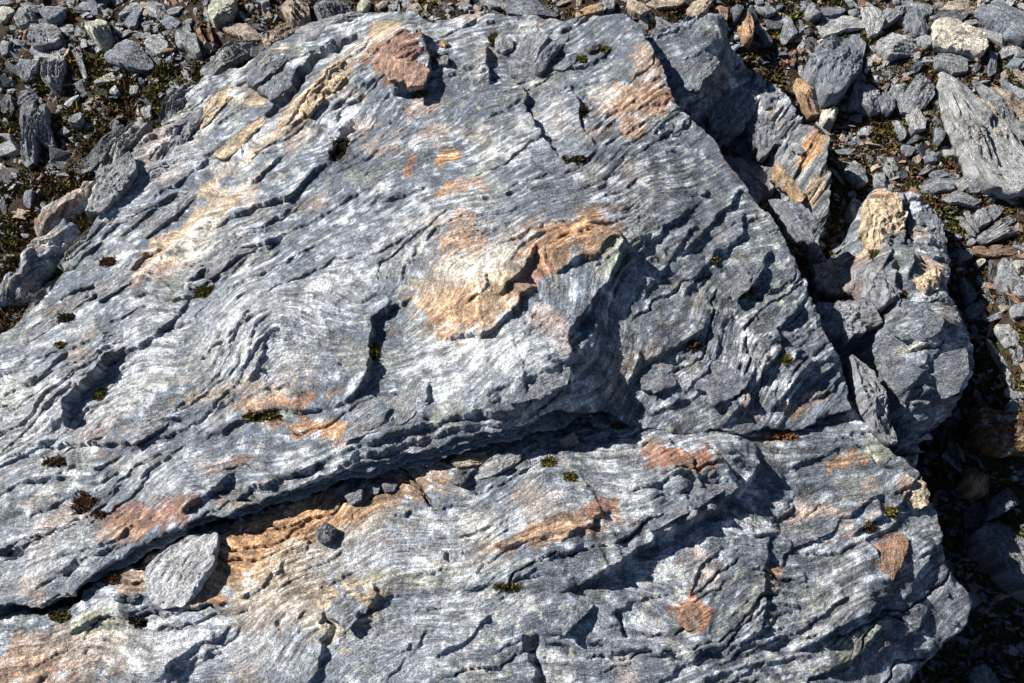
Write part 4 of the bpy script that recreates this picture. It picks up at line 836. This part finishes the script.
# ---- plates and knobs that belong to the big slabs
hA = lambda x, y: rock_h(A, x, y)
TONE.update({'f': (.47, .48, .50), 'k': (.38, .23, .155), 'c': (.56, .43, .28), 'q': (.24, .25, .275), 's': (.155, .17, .20), 'h': (.40, .26, .15)})
for nm, tone, T_, pts in [
    ('quartz_knob', 'k', .02, [(380, 60), (396, 46), (412, 50), (418, 66), (404, 80), (388, 78)]), ('quartz_knob', 'k', .018, [(404, 74), (418, 62), (430, 68), (424, 84), (408, 88)]), ('quartz_knob', 'c', .022, [(366, 34), (386, 17), (398, 22), (396, 36), (378, 46)]), ('quartz_knob', 'c', .026, [(343, 54), (354, 40), (368, 34), (374, 46), (358, 60)]),
    ('quartz_knob', 'c', .024, [(322, 82), (332, 68), (344, 62), (346, 76), (332, 90)]), ('quartz_knob', 'c', .022, [(302, 108), (312, 92), (324, 86), (322, 100), (308, 114)]), ('quartz_knob', 'c', .018, [(400, 40), (412, 28), (422, 42), (416, 52), (404, 52)]),
    ('surface_flake', 'q', .022, [(120, 190), (150, 165), (178, 140), (182, 150), (155, 178), (128, 202)]), ('surface_flake', 'c', .022, [(190, 120), (215, 95), (235, 80), (240, 90), (220, 110), (196, 132)]), ('surface_flake', 'q', .02, [(140, 225), (175, 200), (205, 178), (208, 188), (180, 212), (148, 236)]), ('surface_flake', 's', .026, [(245, 75), (270, 55), (288, 42), (292, 54), (275, 72), (252, 88)]),
    ('surface_flake', 'q', .02, [(60, 300), (90, 280), (110, 268), (112, 278), (92, 296), (66, 312)]), ('surface_flake', 'c', .02, [(215, 150), (245, 128), (262, 112), (266, 122), (248, 140), (222, 160)]), ('surface_flake', 'q', .02, [(20, 335), (55, 312), (85, 298), (86, 308), (58, 326), (26, 346)]), ('surface_flake', 's', .02, [(262, 70), (282, 60), (296, 70), (290, 90), (272, 100), (258, 90)]),
    ('surface_flake', 's', .018, [(440, 40), (470, 28), (505, 30), (515, 45), (480, 55), (450, 55)]), ('surface_flake', 's', .018, [(505, 60), (530, 50), (560, 62), (545, 80), (515, 82)]),
    ('surface_flake', 'q', .012, [(340, 442), (384, 428), (401, 409), (396, 394), (372, 398), (352, 415)]), ('surface_flake', 'q', .012, [(400, 424), (428, 405), (432, 381), (415, 376), (392, 402)]),
    ('surface_flake', 's', .013, [(712, 408), (745, 388), (754, 372), (745, 358), (725, 347), (700, 352), (690, 375)]), ('surface_flake', 's', .014, [(640, 374), (650, 362), (672, 370), (678, 384), (655, 392), (641, 388)]),
    ('surface_flake', 'q', .028, [(86, 211), (97, 181), (130, 149), (137, 170), (114, 198), (102, 208)]), ('surface_flake', 'q', .026, [(158, 160), (178, 130), (198, 106), (207, 112), (182, 146), (166, 163)]),
    ('surface_flake', 'q', .024, [(206, 278), (233, 259), (264, 246), (258, 232), (230, 235), (202, 256)]), 
    ('surface_flake', 's', .018, [(545, 396), (568, 384), (572, 362), (552, 372), (520, 388), (505, 402)]), 
    ('surface_flake', 's', .02, [(735, 300), (752, 285), (768, 262), (752, 258), (730, 280)]), ('surface_flake', 'q', .016, [(130, 446), (164, 426), (176, 412), (150, 412), (120, 432)]), ('surface_flake', 'q', .016, [(100, 300), (135, 280), (150, 262), (128, 262), (92, 285)])]:
    add_stone(pts, tone, .5, .5, on=hA, name=nm, part=A, Tabs=T_)
for nm, tone, T_, pts in [('surface_flake', 'r', .018, [(864, 541), (893, 583), (905, 562), (911, 538), (892, 530)]), ('surface_flake', 's', .016, [(560, 640), (576, 624), (596, 604), (584, 598), (566, 612)]),
    ('surface_flake', 'r', .010, [(676, 608), (690, 599), (706, 604), (708, 624), (690, 631), (678, 624)]), ('surface_flake', 'q', .018, [(345, 632), (362, 614), (378, 596), (366, 584), (340, 592), (325, 612)]), ('surface_flake', 's', .016, [(772, 536), (800, 520), (840, 512), (836, 530), (800, 545), (780, 556)]), ('surface_flake', 's', .02, [(640, 512), (690, 488), (735, 462), (742, 478), (700, 506), (655, 528)]),
    ('surface_flake', 'c', .02, [(902, 500), (908, 482), (922, 478), (932, 492), (928, 506), (912, 510)])]:
    add_stone(pts, tone, .5, .5, on=hB, name=nm, part=B, Tabs=T_)

for rk, Z0, lst in [(C1, .045, [[(655, 60), (690, 48), (715, 40), (722, 58), (700, 85), (672, 95)], [(700, 95), (735, 80), (760, 95), (745, 125), (715, 125)], [(745, 112), (775, 95), (795, 112), (790, 140), (765, 150), (750, 135)], [(770, 150), (800, 135), (825, 155), (828, 180), (805, 200), (780, 180)], [(725, 150), (760, 155), (775, 185), (755, 200), (735, 175)], [(770, 195), (800, 200), (820, 215), (815, 240), (790, 235)], [(760, 82), (780, 84), (796, 104), (784, 112), (766, 100)]]),
                    (C2, .05, [[(815, 262), (850, 250), (860, 285), (835, 295), (815, 285)], [(820, 300), (870, 295), (885, 320), (850, 335), (825, 325)], [(868, 195), (900, 190), (908, 215), (902, 245), (880, 250), (866, 225)], [(905, 200), (930, 203), (946, 225), (948, 255), (930, 262), (914, 245)], [(870, 262), (895, 255), (905, 290), (885, 305), (868, 290)], [(905, 300), (930, 302), (948, 318), (935, 335), (905, 338), (890, 325)],
                               [(880, 345), (905, 358), (945, 352), (968, 345), (974, 368), (950, 398), (915, 400), (890, 385)], [(855, 350), (878, 372), (895, 410), (905, 440), (880, 430), (858, 385)], [(918, 262), (940, 262), (944, 284), (928, 292), (915, 280)]])]:
    for i, p_ in enumerate(lst):
        tn = 'c' if p_[0] in ((868, 195), (918, 262)) else 'h' if p_[0] == (770, 150) else 'sqs'[i % 3]
        add_stone(p_, tn, .9, .5, on=lambda x, y, rk=rk: max(float(rock_h(rk, x, y)), float(rk.zf(x, y))), name='rock_plate', part=rk, Tabs={(905, 300): .014, (880, 345): .02}.get(p_[0], Z0 * (.6 + .5 * ((i * 7) % 5) / 4)), lift=-.012)

# ------------------------------------------------------------------ masks of open ground
occ_pts = np.array([s[1] for s in STONES]); occ_r = np.array([s[2] * .36 for s in STONES])
def open_ground(x, y, clear=0.004):
    g = gfull(x, y); r = rocks_h(x, y); return r < g + clear
def covered(u, v, k=1.0):
    m = np.zeros(u.shape, bool)
    for (a, b), r in zip(occ_pts, occ_r): m |= (u - a) ** 2 + (v - b) ** 2 < (k * r) ** 2
    return m
# ---- small stones one can still pick apart: the largest of the rubble
REG = [('small grey stone chip among the mossy gravel at the upper left', 'chips in the upper left gravel', 0, 300, -8, 250, 56), ('small grey stone chip among the rubble at the upper right', 'chips in the upper right rubble', 690, 1032, -8, 250, 70),
       ('small dark stone chip in the deep hollow at the right edge', 'chips in the right hollow', 930, 1032, 250, 690, 34), ('small stone chip on the soil along the top edge above the slab', 'chips along the top edge', 300, 690, -8, 22, 14)]
for lab, grp, u0, u1, v0, v1, N in REG:
    k = 0; tries = 0
    while k < N and tries < 4000:
        tries += 1; u = random.uniform(u0, u1); v = random.uniform(v0, v1)
        x, y = unp(u, v, float(gbase(*unp(u, v, .05))))
        if not bool(open_ground(x, y)) or bool(covered(np.array([u]), np.array([v]), .9)[0]): continue
        L = random.uniform(5, 9.5); Wd = L * random.uniform(.4, .8); a = random.gauss(.5, .9); nn = random.randint(5, 7)
        pts = [(u + L * .6 * math.cos(q) * math.cos(a) - Wd * .6 * math.sin(q) * math.sin(a), v + L * .6 * math.cos(q) * math.sin(a) + Wd * .6 * math.sin(q) * math.cos(a)) for q in [2 * math.pi * (i + random.uniform(-.3, .3)) / nn for i in range(nn)]]
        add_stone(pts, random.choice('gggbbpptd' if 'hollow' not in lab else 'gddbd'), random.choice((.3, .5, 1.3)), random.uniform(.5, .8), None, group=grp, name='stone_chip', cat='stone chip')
        occ_pts = np.vstack([occ_pts, [[u, v]]]); occ_r = np.append(occ_r, L * .5); k += 1

# ------------------------------------------------------------------ labels for the stones that are not landmarks
def words(size, tone, asp, fol):
    s = 'big' if size > 30 else 'mid-sized' if size > 16 else 'small'
    k = 'splinter' if fol > 1.2 and asp > 1.6 else 'sliver' if asp > 2.4 else 'oblong stone' if asp > 1.5 else 'angular stone'
    return s + ' ' + TWORD[tone] + ' ' + k
marks = [s for s in STONES if s[6]]
NAMES8 = ['right of', 'below and right of', 'below', 'below and left of', 'left of', 'above and left of', 'above', 'above and right of']
SHORT = {}
for s in marks:
    t = s[6]
    for c in (' lying ', ' in the ', ' near ', ' at the ', ' with ', ' beside ', ' standing ', ' leaning ', ' resting ', ' touching ', ' along ', ' left of ', ' right of ', ' below', ' above ', ' behind ', ' under ', ' just ', ' jutting ', ' tucked ', ' on ', ' perched ', ' between ', ' bridging ', ' wedged ', ' where '):
        t = t.split(c)[0]
    SHORT[s[0].name] = t.strip(' ,')
cnt = {}
for v in SHORT.values(): cnt[v] = cnt.get(v, 0) + 1
good = [m for m in marks if cnt[SHORT[m[0].name]] == 1 and m[2] > 12 and m[0].name.startswith('stone') and not m[0].name.startswith('stone_chip')]
taken = {}
for s in STONES:
    if s[6]: continue
    d = sorted(good, key=lambda m: (m[1][0] - s[1][0]) ** 2 + (m[1][1] - s[1][1]) ** 2)[0]
    oc = int(round(math.degrees(math.atan2(s[1][1] - d[1][1], s[1][0] - d[1][0])) / 45)) % 8
    taken.setdefault((words(s[2], s[3], s[4], s[5]), NAMES8[oc], SHORT[d[0].name]), []).append((math.hypot(s[1][0] - d[1][0], s[1][1] - d[1][1]), s[0]))
ORD = ['nearest', 'second nearest', 'third nearest', 'fourth nearest', 'fifth nearest', 'sixth nearest', 'seventh nearest', 'eighth nearest', 'ninth nearest', 'tenth nearest', 'eleventh nearest', 'twelfth nearest']
for (wd, where, mk), lst in taken.items():
    lst.sort(key=lambda q: q[0])
    for i, (_, o) in enumerate(lst):
        o['label'] = '%s %s the %s' % (wd, where.replace(' and ', '-'), mk) + ('' if len(lst) == 1 else ', ' + ORD[min(i, 11)])

# ---- gravel: uncountable small chips over all open ground
def scatter(N, x0, x1, y0, y1, dens=None):
    x = RNG.uniform(x0, x1, N); y = RNG.uniform(y0, y1, N); m = open_ground(x, y, .0)
    if dens is not None: m &= RNG.uniform(0, 1, N) < dens(x, y)
    return x[m], y[m]
def chips(name, N, smin, smax, box_, label, seed, dens=None, cols=None, flat=1.0):
    x, y = scatter(N, *box_, dens=dens); n_ = len(x); z = gfull(x, y)
    L = smin * (smax / smin) ** (RNG.uniform(0, 1, n_) ** 1.7); W_ = L * RNG.uniform(.3, .75, n_); H_ = L * flat * RNG.uniform(.10, .32, n_)
    cube = np.array([(-1, -1, -1), (1, -1, -1), (1, 1, -1), (-1, 1, -1), (-1, -1, 1), (1, -1, 1), (1, 1, 1), (-1, 1, 1)], float) * .5
    V = cube[None] * (1 + RNG.uniform(-.45, .35, (n_, 8, 3))); V[:, 4:, :2] *= RNG.uniform(.5, .95, (n_, 1, 1))
    V = V * np.stack([L, W_, H_], 1)[:, None, :]
    a = RNG.normal(-.5, .9, n_); tx = RNG.normal(0, .45, n_); ty = RNG.normal(0, .45, n_)
    Xv, Yv, Zv = V[..., 0], V[..., 1], V[..., 2]
    Zv = Zv + Xv * np.sin(tx)[:, None] + Yv * np.sin(ty)[:, None]
    c, s = np.cos(a)[:, None], np.sin(a)[:, None]; Xr = Xv * c - Yv * s + x[:, None]; Yr = Xv * s + Yv * c + y[:, None]; Zr = Zv + (z + H_ * .28)[:, None]
    fq = np.array([(0, 3, 2, 1), (4, 5, 6, 7), (0, 1, 5, 4), (1, 2, 6, 5), (2, 3, 7, 6), (3, 0, 4, 7)])
    Fq = (fq[None] + (8 * np.arange(n_))[:, None, None]).reshape(-1, 4)
    pal = np.array([TONE[k] for k in (cols or 'ggggbbddddppttrr')]); cc = pal[RNG.integers(0, len(pal), n_)] * RNG.uniform(.7, 1.35, (n_, 1))
    o = mesh_np(name, np.stack([Xr, Yr, Zr], -1).reshape(-1, 3), Fq, M_STONE, np.repeat(cc, 8, 0), smooth=False)
    return tag(o, label, None, None, 'stuff')
def pix(x, y): return proj(x, y, gbase(x, y))
def dens_g(x, y):
    u, v = pix(x, y); b = .55 + .6 * fbm(x * 7, y * 7, 940, 3)
    left = sstep(330, 230, u) * sstep(60, 110, v); b = b - .42 * left            # mossy soil at the left carries fewer chips
    hol = sstep(925, 950, u) * sstep(430, 500, v); return np.clip(b + .25 * sstep(930, 960, u) - .1 * hol, .05, 1) * ~covered(u, v, 1.0)
chips('gravel', 42000, .007, .026, (-1.9, 1.95, -1.2, 1.75), 'fine angular grey gravel between the larger stones', 1, dens_g)
chips('gravel', 24000, .018, .05, (-1.9, 1.95, -1.2, 1.75), 'coarser stone chips scattered through the gravel', 2, dens_g)
chips('gravel', 6500, .03, .075, (-1.9, 1.95, -1.2, 1.75), 'flat slaty shards overlapping among the stones', 4, lambda x, y: .6 * dens_g(x, y), flat=.45)
chips('gravel', 14000, .03, .11, (-4.2, 4.2, -3.2, 4.5), 'loose rubble covering the ground farther out', 3, lambda x, y: ((np.abs(x) > 1.72) | (y > 1.45) | (y < -1.15)) * 1.0)

# ---- moss
def blades(n_, cx, cy, cz, rad, hgt, pal, rg):
    """short leafy shoots: two crossing tiny triangles each"""
    x = cx + rad * 1.0 * rg.normal(0, .42, n_) if np.ndim(cx) == 0 else cx; y = cy + rad * rg.normal(0, .42, n_) if np.ndim(cy) == 0 else cy
    z = cz(x, y) if callable(cz) else cz + 0 * x
    a = rg.uniform(0, 2 * np.pi, n_); h = hgt * rg.uniform(.5, 1.2, n_); wd = h * rg.uniform(.35, .6, n_); lx = rg.normal(0, .6, n_) * h; ly = rg.normal(0, .6, n_) * h
    dx, dy = np.cos(a) * wd, np.sin(a) * wd
    V = np.stack([np.stack([x - dx, y - dy, z], -1), np.stack([x + dx, y + dy, z], -1), np.stack([x + lx, y + ly, z + h], -1),
                  np.stack([x + dy, y - dx, z], -1), np.stack([x - dy, y + dx, z], -1), np.stack([x - lx, y + ly, z + h * .9], -1)], 1).reshape(-1, 3)
    Fq = np.arange(n_ * 6).reshape(-1, 3); p = np.array(pal)[rg.integers(0, len(pal), n_)] * rg.uniform(.6, 1.4, (n_, 1))
    return V, Fq, np.repeat(p, 6, 0)
OLIVE = [(.085, .085, .02), (.06, .065, .018), (.11, .095, .02), (.07, .045, .02)]; BROWN = [(.10, .055, .025), (.075, .045, .025), (.13, .075, .035), (.06, .035, .02)]; DGREEN = [(.07, .12, .02), (.035, .06, .012), (.025, .045, .012), (.05, .07, .015)]
LIT = [(.14, .16, .03), (.10, .12, .02), (.17, .15, .03)]
def dens_m(x, y):
    u, v = pix(x, y); return np.clip(.35 + 1.3 * fbm(x * 8, y * 8, 950, 3) + .25 * sstep(300, 200, u) * sstep(60, 120, v) - .4 * (v < 60), 0, 1)
x, y = scatter(330000, -1.9, 1.95, -1.2, 1.7, dens_m); u, v = pix(x, y)
g = fbm(x * 6, y * 6, 955, 3); sel = np.where((v > 430) & (u > 900), 2, np.where(g > .12, 1, 0))
for k, (pal, lab) in enumerate([(BROWN + BROWN + OLIVE, 'brown dead moss and plant litter covering the soil'), (OLIVE + OLIVE + LIT + BROWN, 'olive green moss spread over the soil between stones'), (DGREEN + OLIVE, 'dark green moss in the shaded hollow at the right')]):
    m = sel == k
    V, Fq, cc = blades(int(m.sum()), x[m], y[m], gfull, 0, .014, pal, RNG)
    tag(mesh_np('ground_moss', V, Fq, M_MOSS, cc), lab, None, None, 'stuff')
TUFT = [(86, 503, 12, 9, 'b', 'brown moss patch in a pit on the slab, lower left'), (100, 515, 5, 3, 'b', 'small brown moss bit right below the brown patch at the lower left'), (345, 150, 15, 12, 'd', 'dark brown moss filling the hollow near the slab\'s upper left'),
        (374, 352, 5, 8, 'o', 'olive moss tuft in the curved crack left of centre'), (262, 417, 18, 3, 'o', 'long olive moss streak along the ledge left of centre'), (205, 292, 12, 6, 'o', 'olive moss in the pocket beneath the white quartz patch'), (62, 462, 18, 4, 'b', 'brown moss line on the slab at the left edge'),
        (100, 395, 5, 6, 'o', 'olive moss at the foot of the shaded step, left'), (745, 292, 9, 6, 'o', 'olive moss tuft high on the slab\'s right shoulder'), (693, 345, 8, 4, 'b', 'brown moss tuft in the crack on the slab\'s right half'), (714, 262, 4, 3, 'o', 'tiny olive moss spot on the right shoulder'),
        (785, 360, 5, 4, 'o', 'yellowish moss tuft near the slab\'s right corner'), (617, 427, 6, 3, 'o', 'yellow-green moss tuft at the narrow crack right of centre'), (570, 477, 6, 4, 'o', 'olive moss tuft on the lower slab, right one of two'), (549, 462, 7, 4, 'o', 'olive moss tuft on the lower slab, left one of two'),
        (508, 588, 12, 2, 'o', 'thin olive moss streak on the lower slab'), (783, 437, 12, 3, 'r', 'orange-brown litter in the joint below the slab\'s right corner'), (868, 527, 7, 4, 'b', 'brown moss on the lower slab beside the red-brown face'), (60, 616, 10, 3, 'o', 'olive moss along the crack at the lower left, left one'), (112, 578, 9, 5, 'b', 'brown moss in the crack left of the dark pebbles'),
        (138, 622, 7, 3, 'd', 'dark moss spot on the lower slab, lower left'), (583, 112, 4, 9, 'd', 'dark moss in the short upright crack near the top'), (577, 160, 12, 3, 'd', 'dark moss along the short level crack near the top'), (60, 345, 6, 3, 'o', 'small olive moss bit on the slab near the left edge'), (90, 292, 10, 5, 'd', 'dark moss pocket between plates at the left'),
        (108, 262, 8, 5, 'b', 'brown litter in the gap right of the narrow pale lobe'), (66, 318, 10, 5, 'd', 'dark litter pocket near the left edge'), (582, 60, 5, 4, 'l', 'yellow-green moss tuft right of the dark elongated stone, lower one'), (604, 50, 6, 4, 'l', 'yellow-green moss tuft below the broad flat plate'), (495, 40, 7, 8, 'o', 'olive moss in the shaded notch at the top'),
        (890, 512, 8, 4, 'o', 'olive moss in the ledge near the lower slab\'s right rim'), (855, 285, 4, 7, 'o', 'olive moss strip on the boulder\'s left side'), (905, 292, 5, 5, 'b', 'brown moss in the boulder\'s crack'), (418, 84, 8, 2, 'o', 'olive moss line under the red knob')]
PALS = {'b': BROWN, 'o': OLIVE + [(.16, .12, .02)], 'd': [(.05, .035, .02), (.035, .028, .015), (.06, .05, .02)], 'r': [(.30, .13, .04), (.2, .09, .03), (.12, .06, .03)], 'l': LIT + OLIVE}
for (u, v, ru, rv, k, lab) in TUFT:
    z = .2
    for _ in range(6): xx, yy = unp(u, v, z); z = float(surf(xx, yy))
    n_ = int(120 + 7 * ru * rv); rx, ry = ru / PXM, rv / PXM
    px_ = float(xx) + rx * np.clip(RNG.normal(0, .5, n_), -1, 1); py_ = float(yy) + ry * 1.1 * np.clip(RNG.normal(0, .5, n_), -1, 1)
    zz = surf(px_, py_); zz = np.clip(zz, np.median(zz) - .008, np.median(zz) + .010) + .007 * np.clip(1 - ((px_ - float(xx)) / rx) ** 2 - ((py_ - float(yy)) / ry) ** 2, 0, 1)
    V, Fq, cc = blades(n_, px_ - float(xx), py_ - float(yy), lambda a, b: zz - .002, 0, .008, PALS[k], RNG)
    o = mesh_np('moss_tuft', V - np.array([0, 0, z]), Fq, M_MOSS, cc); o.location = (float(xx), float(yy), z)
    tag(o, lab, 'moss', 'moss tufts in the rock\'s cracks')
# mossy brown clod at the right edge
def clod(poly, label, pal, hgt):
    P = np.array(poly, float); cu, cv = P.mean(0); z = 0.
    for _ in range(6): xx, yy = unp(cu, cv, z); z = float(gfull(xx, yy))
    wx_, wy_ = unp(P[:, 0], P[:, 1], z + hgt * .6); W = np.stack([wx_, wy_], 1); c = W.mean(0)
    V, Tt, Cc, _ = stone_mesh(W - c, 0, 0, hgt, .1, 77, pal[0], (56, 18)); V[:, 2] += .006 * fbm(V[:, 0] * 60, V[:, 1] * 60, 3, 3)
    o = mesh_np('soil_clod', V, Tt, M_SOIL, Cc); o.location = (c[0], c[1], z + .01)
    t_ = V[V[:, 2] > hgt * .2]; q = t_[RNG.integers(0, len(t_), 1500)] + RNG.normal(0, .004, (1500, 3)) * np.array([1, 1, .2])
    Vb, Fb, cb = blades(1500, q[:, 0], q[:, 1], lambda a, b: q[:, 2] - .002, 0, .008, pal, RNG); mesh_np('moss_cover', Vb, Fb, M_MOSS, cb, parent=o)
    tag(o, label, 'soil clod')
clod([(977, 422), (980, 410), (988, 409), (1006, 414), (1030, 416), (1034, 450), (1006, 453), (988, 446), (979, 436)], 'brown mossy soil clod at the right edge above the orange-lit stone', BROWN + [(.15, .09, .045), (.12, .11, .03)], .06)

# ---- shards lying in the long crack
def crack_shards(N):
    q = drop([(u_, v_ + 6) for u_, v_ in crack[3:18]], B.zf); seg = np.hypot(*np.diff(q, axis=0).T); L = np.concatenate([[0], np.cumsum(seg)]); t_ = RNG.uniform(0, L[-1], N) ; off = np.abs(RNG.normal(0, .018, N)) - .006
    x = np.interp(t_, L, q[:, 0]) + off * .35; y = np.interp(t_, L, q[:, 1]) - off; z = rock_h(B, x, y); ok = z > -1; x, y, z = x[ok], y[ok], z[ok]; n_ = len(x)
    sz = RNG.uniform(.006, .026, n_); cube = np.array([(-1, -1, -1), (1, -1, -1), (1, 1, -1), (-1, 1, -1), (-1, -1, 1), (1, -1, 1), (1, 1, 1), (-1, 1, 1)], float) * .5
    V = cube[None] * (1 + RNG.uniform(-.45, .35, (n_, 8, 3))); V = V * np.stack([sz, sz * RNG.uniform(.3, .8, n_), sz * RNG.uniform(.15, .45, n_)], 1)[:, None]
    a = RNG.normal(.35, .8, n_); c_, s_ = np.cos(a)[:, None], np.sin(a)[:, None]; tl = RNG.normal(0, .4, n_)[:, None]
    P_ = np.stack([V[..., 0] * c_ - V[..., 1] * s_ + x[:, None], V[..., 0] * s_ + V[..., 1] * c_ + y[:, None], V[..., 2] + V[..., 0] * tl + (z + sz * .12)[:, None]], -1)
    fq = np.array([(0, 3, 2, 1), (4, 5, 6, 7), (0, 1, 5, 4), (1, 2, 6, 5), (2, 3, 7, 6), (3, 0, 4, 7)]); Fq = (fq[None] + (8 * np.arange(n_))[:, None, None]).reshape(-1, 4)
    pal = np.array([TONE[k] for k in 'ggbbdpt']); cc = pal[RNG.integers(0, 7, n_)] * RNG.uniform(.7, 1.3, (n_, 1))
    tag(mesh_np('crack_debris', P_.reshape(-1, 3), Fq, M_STONE, np.repeat(cc, 8, 0), smooth=False), 'fine stone shards caught in the long diagonal crack', None, None, 'stuff')
crack_shards(420)
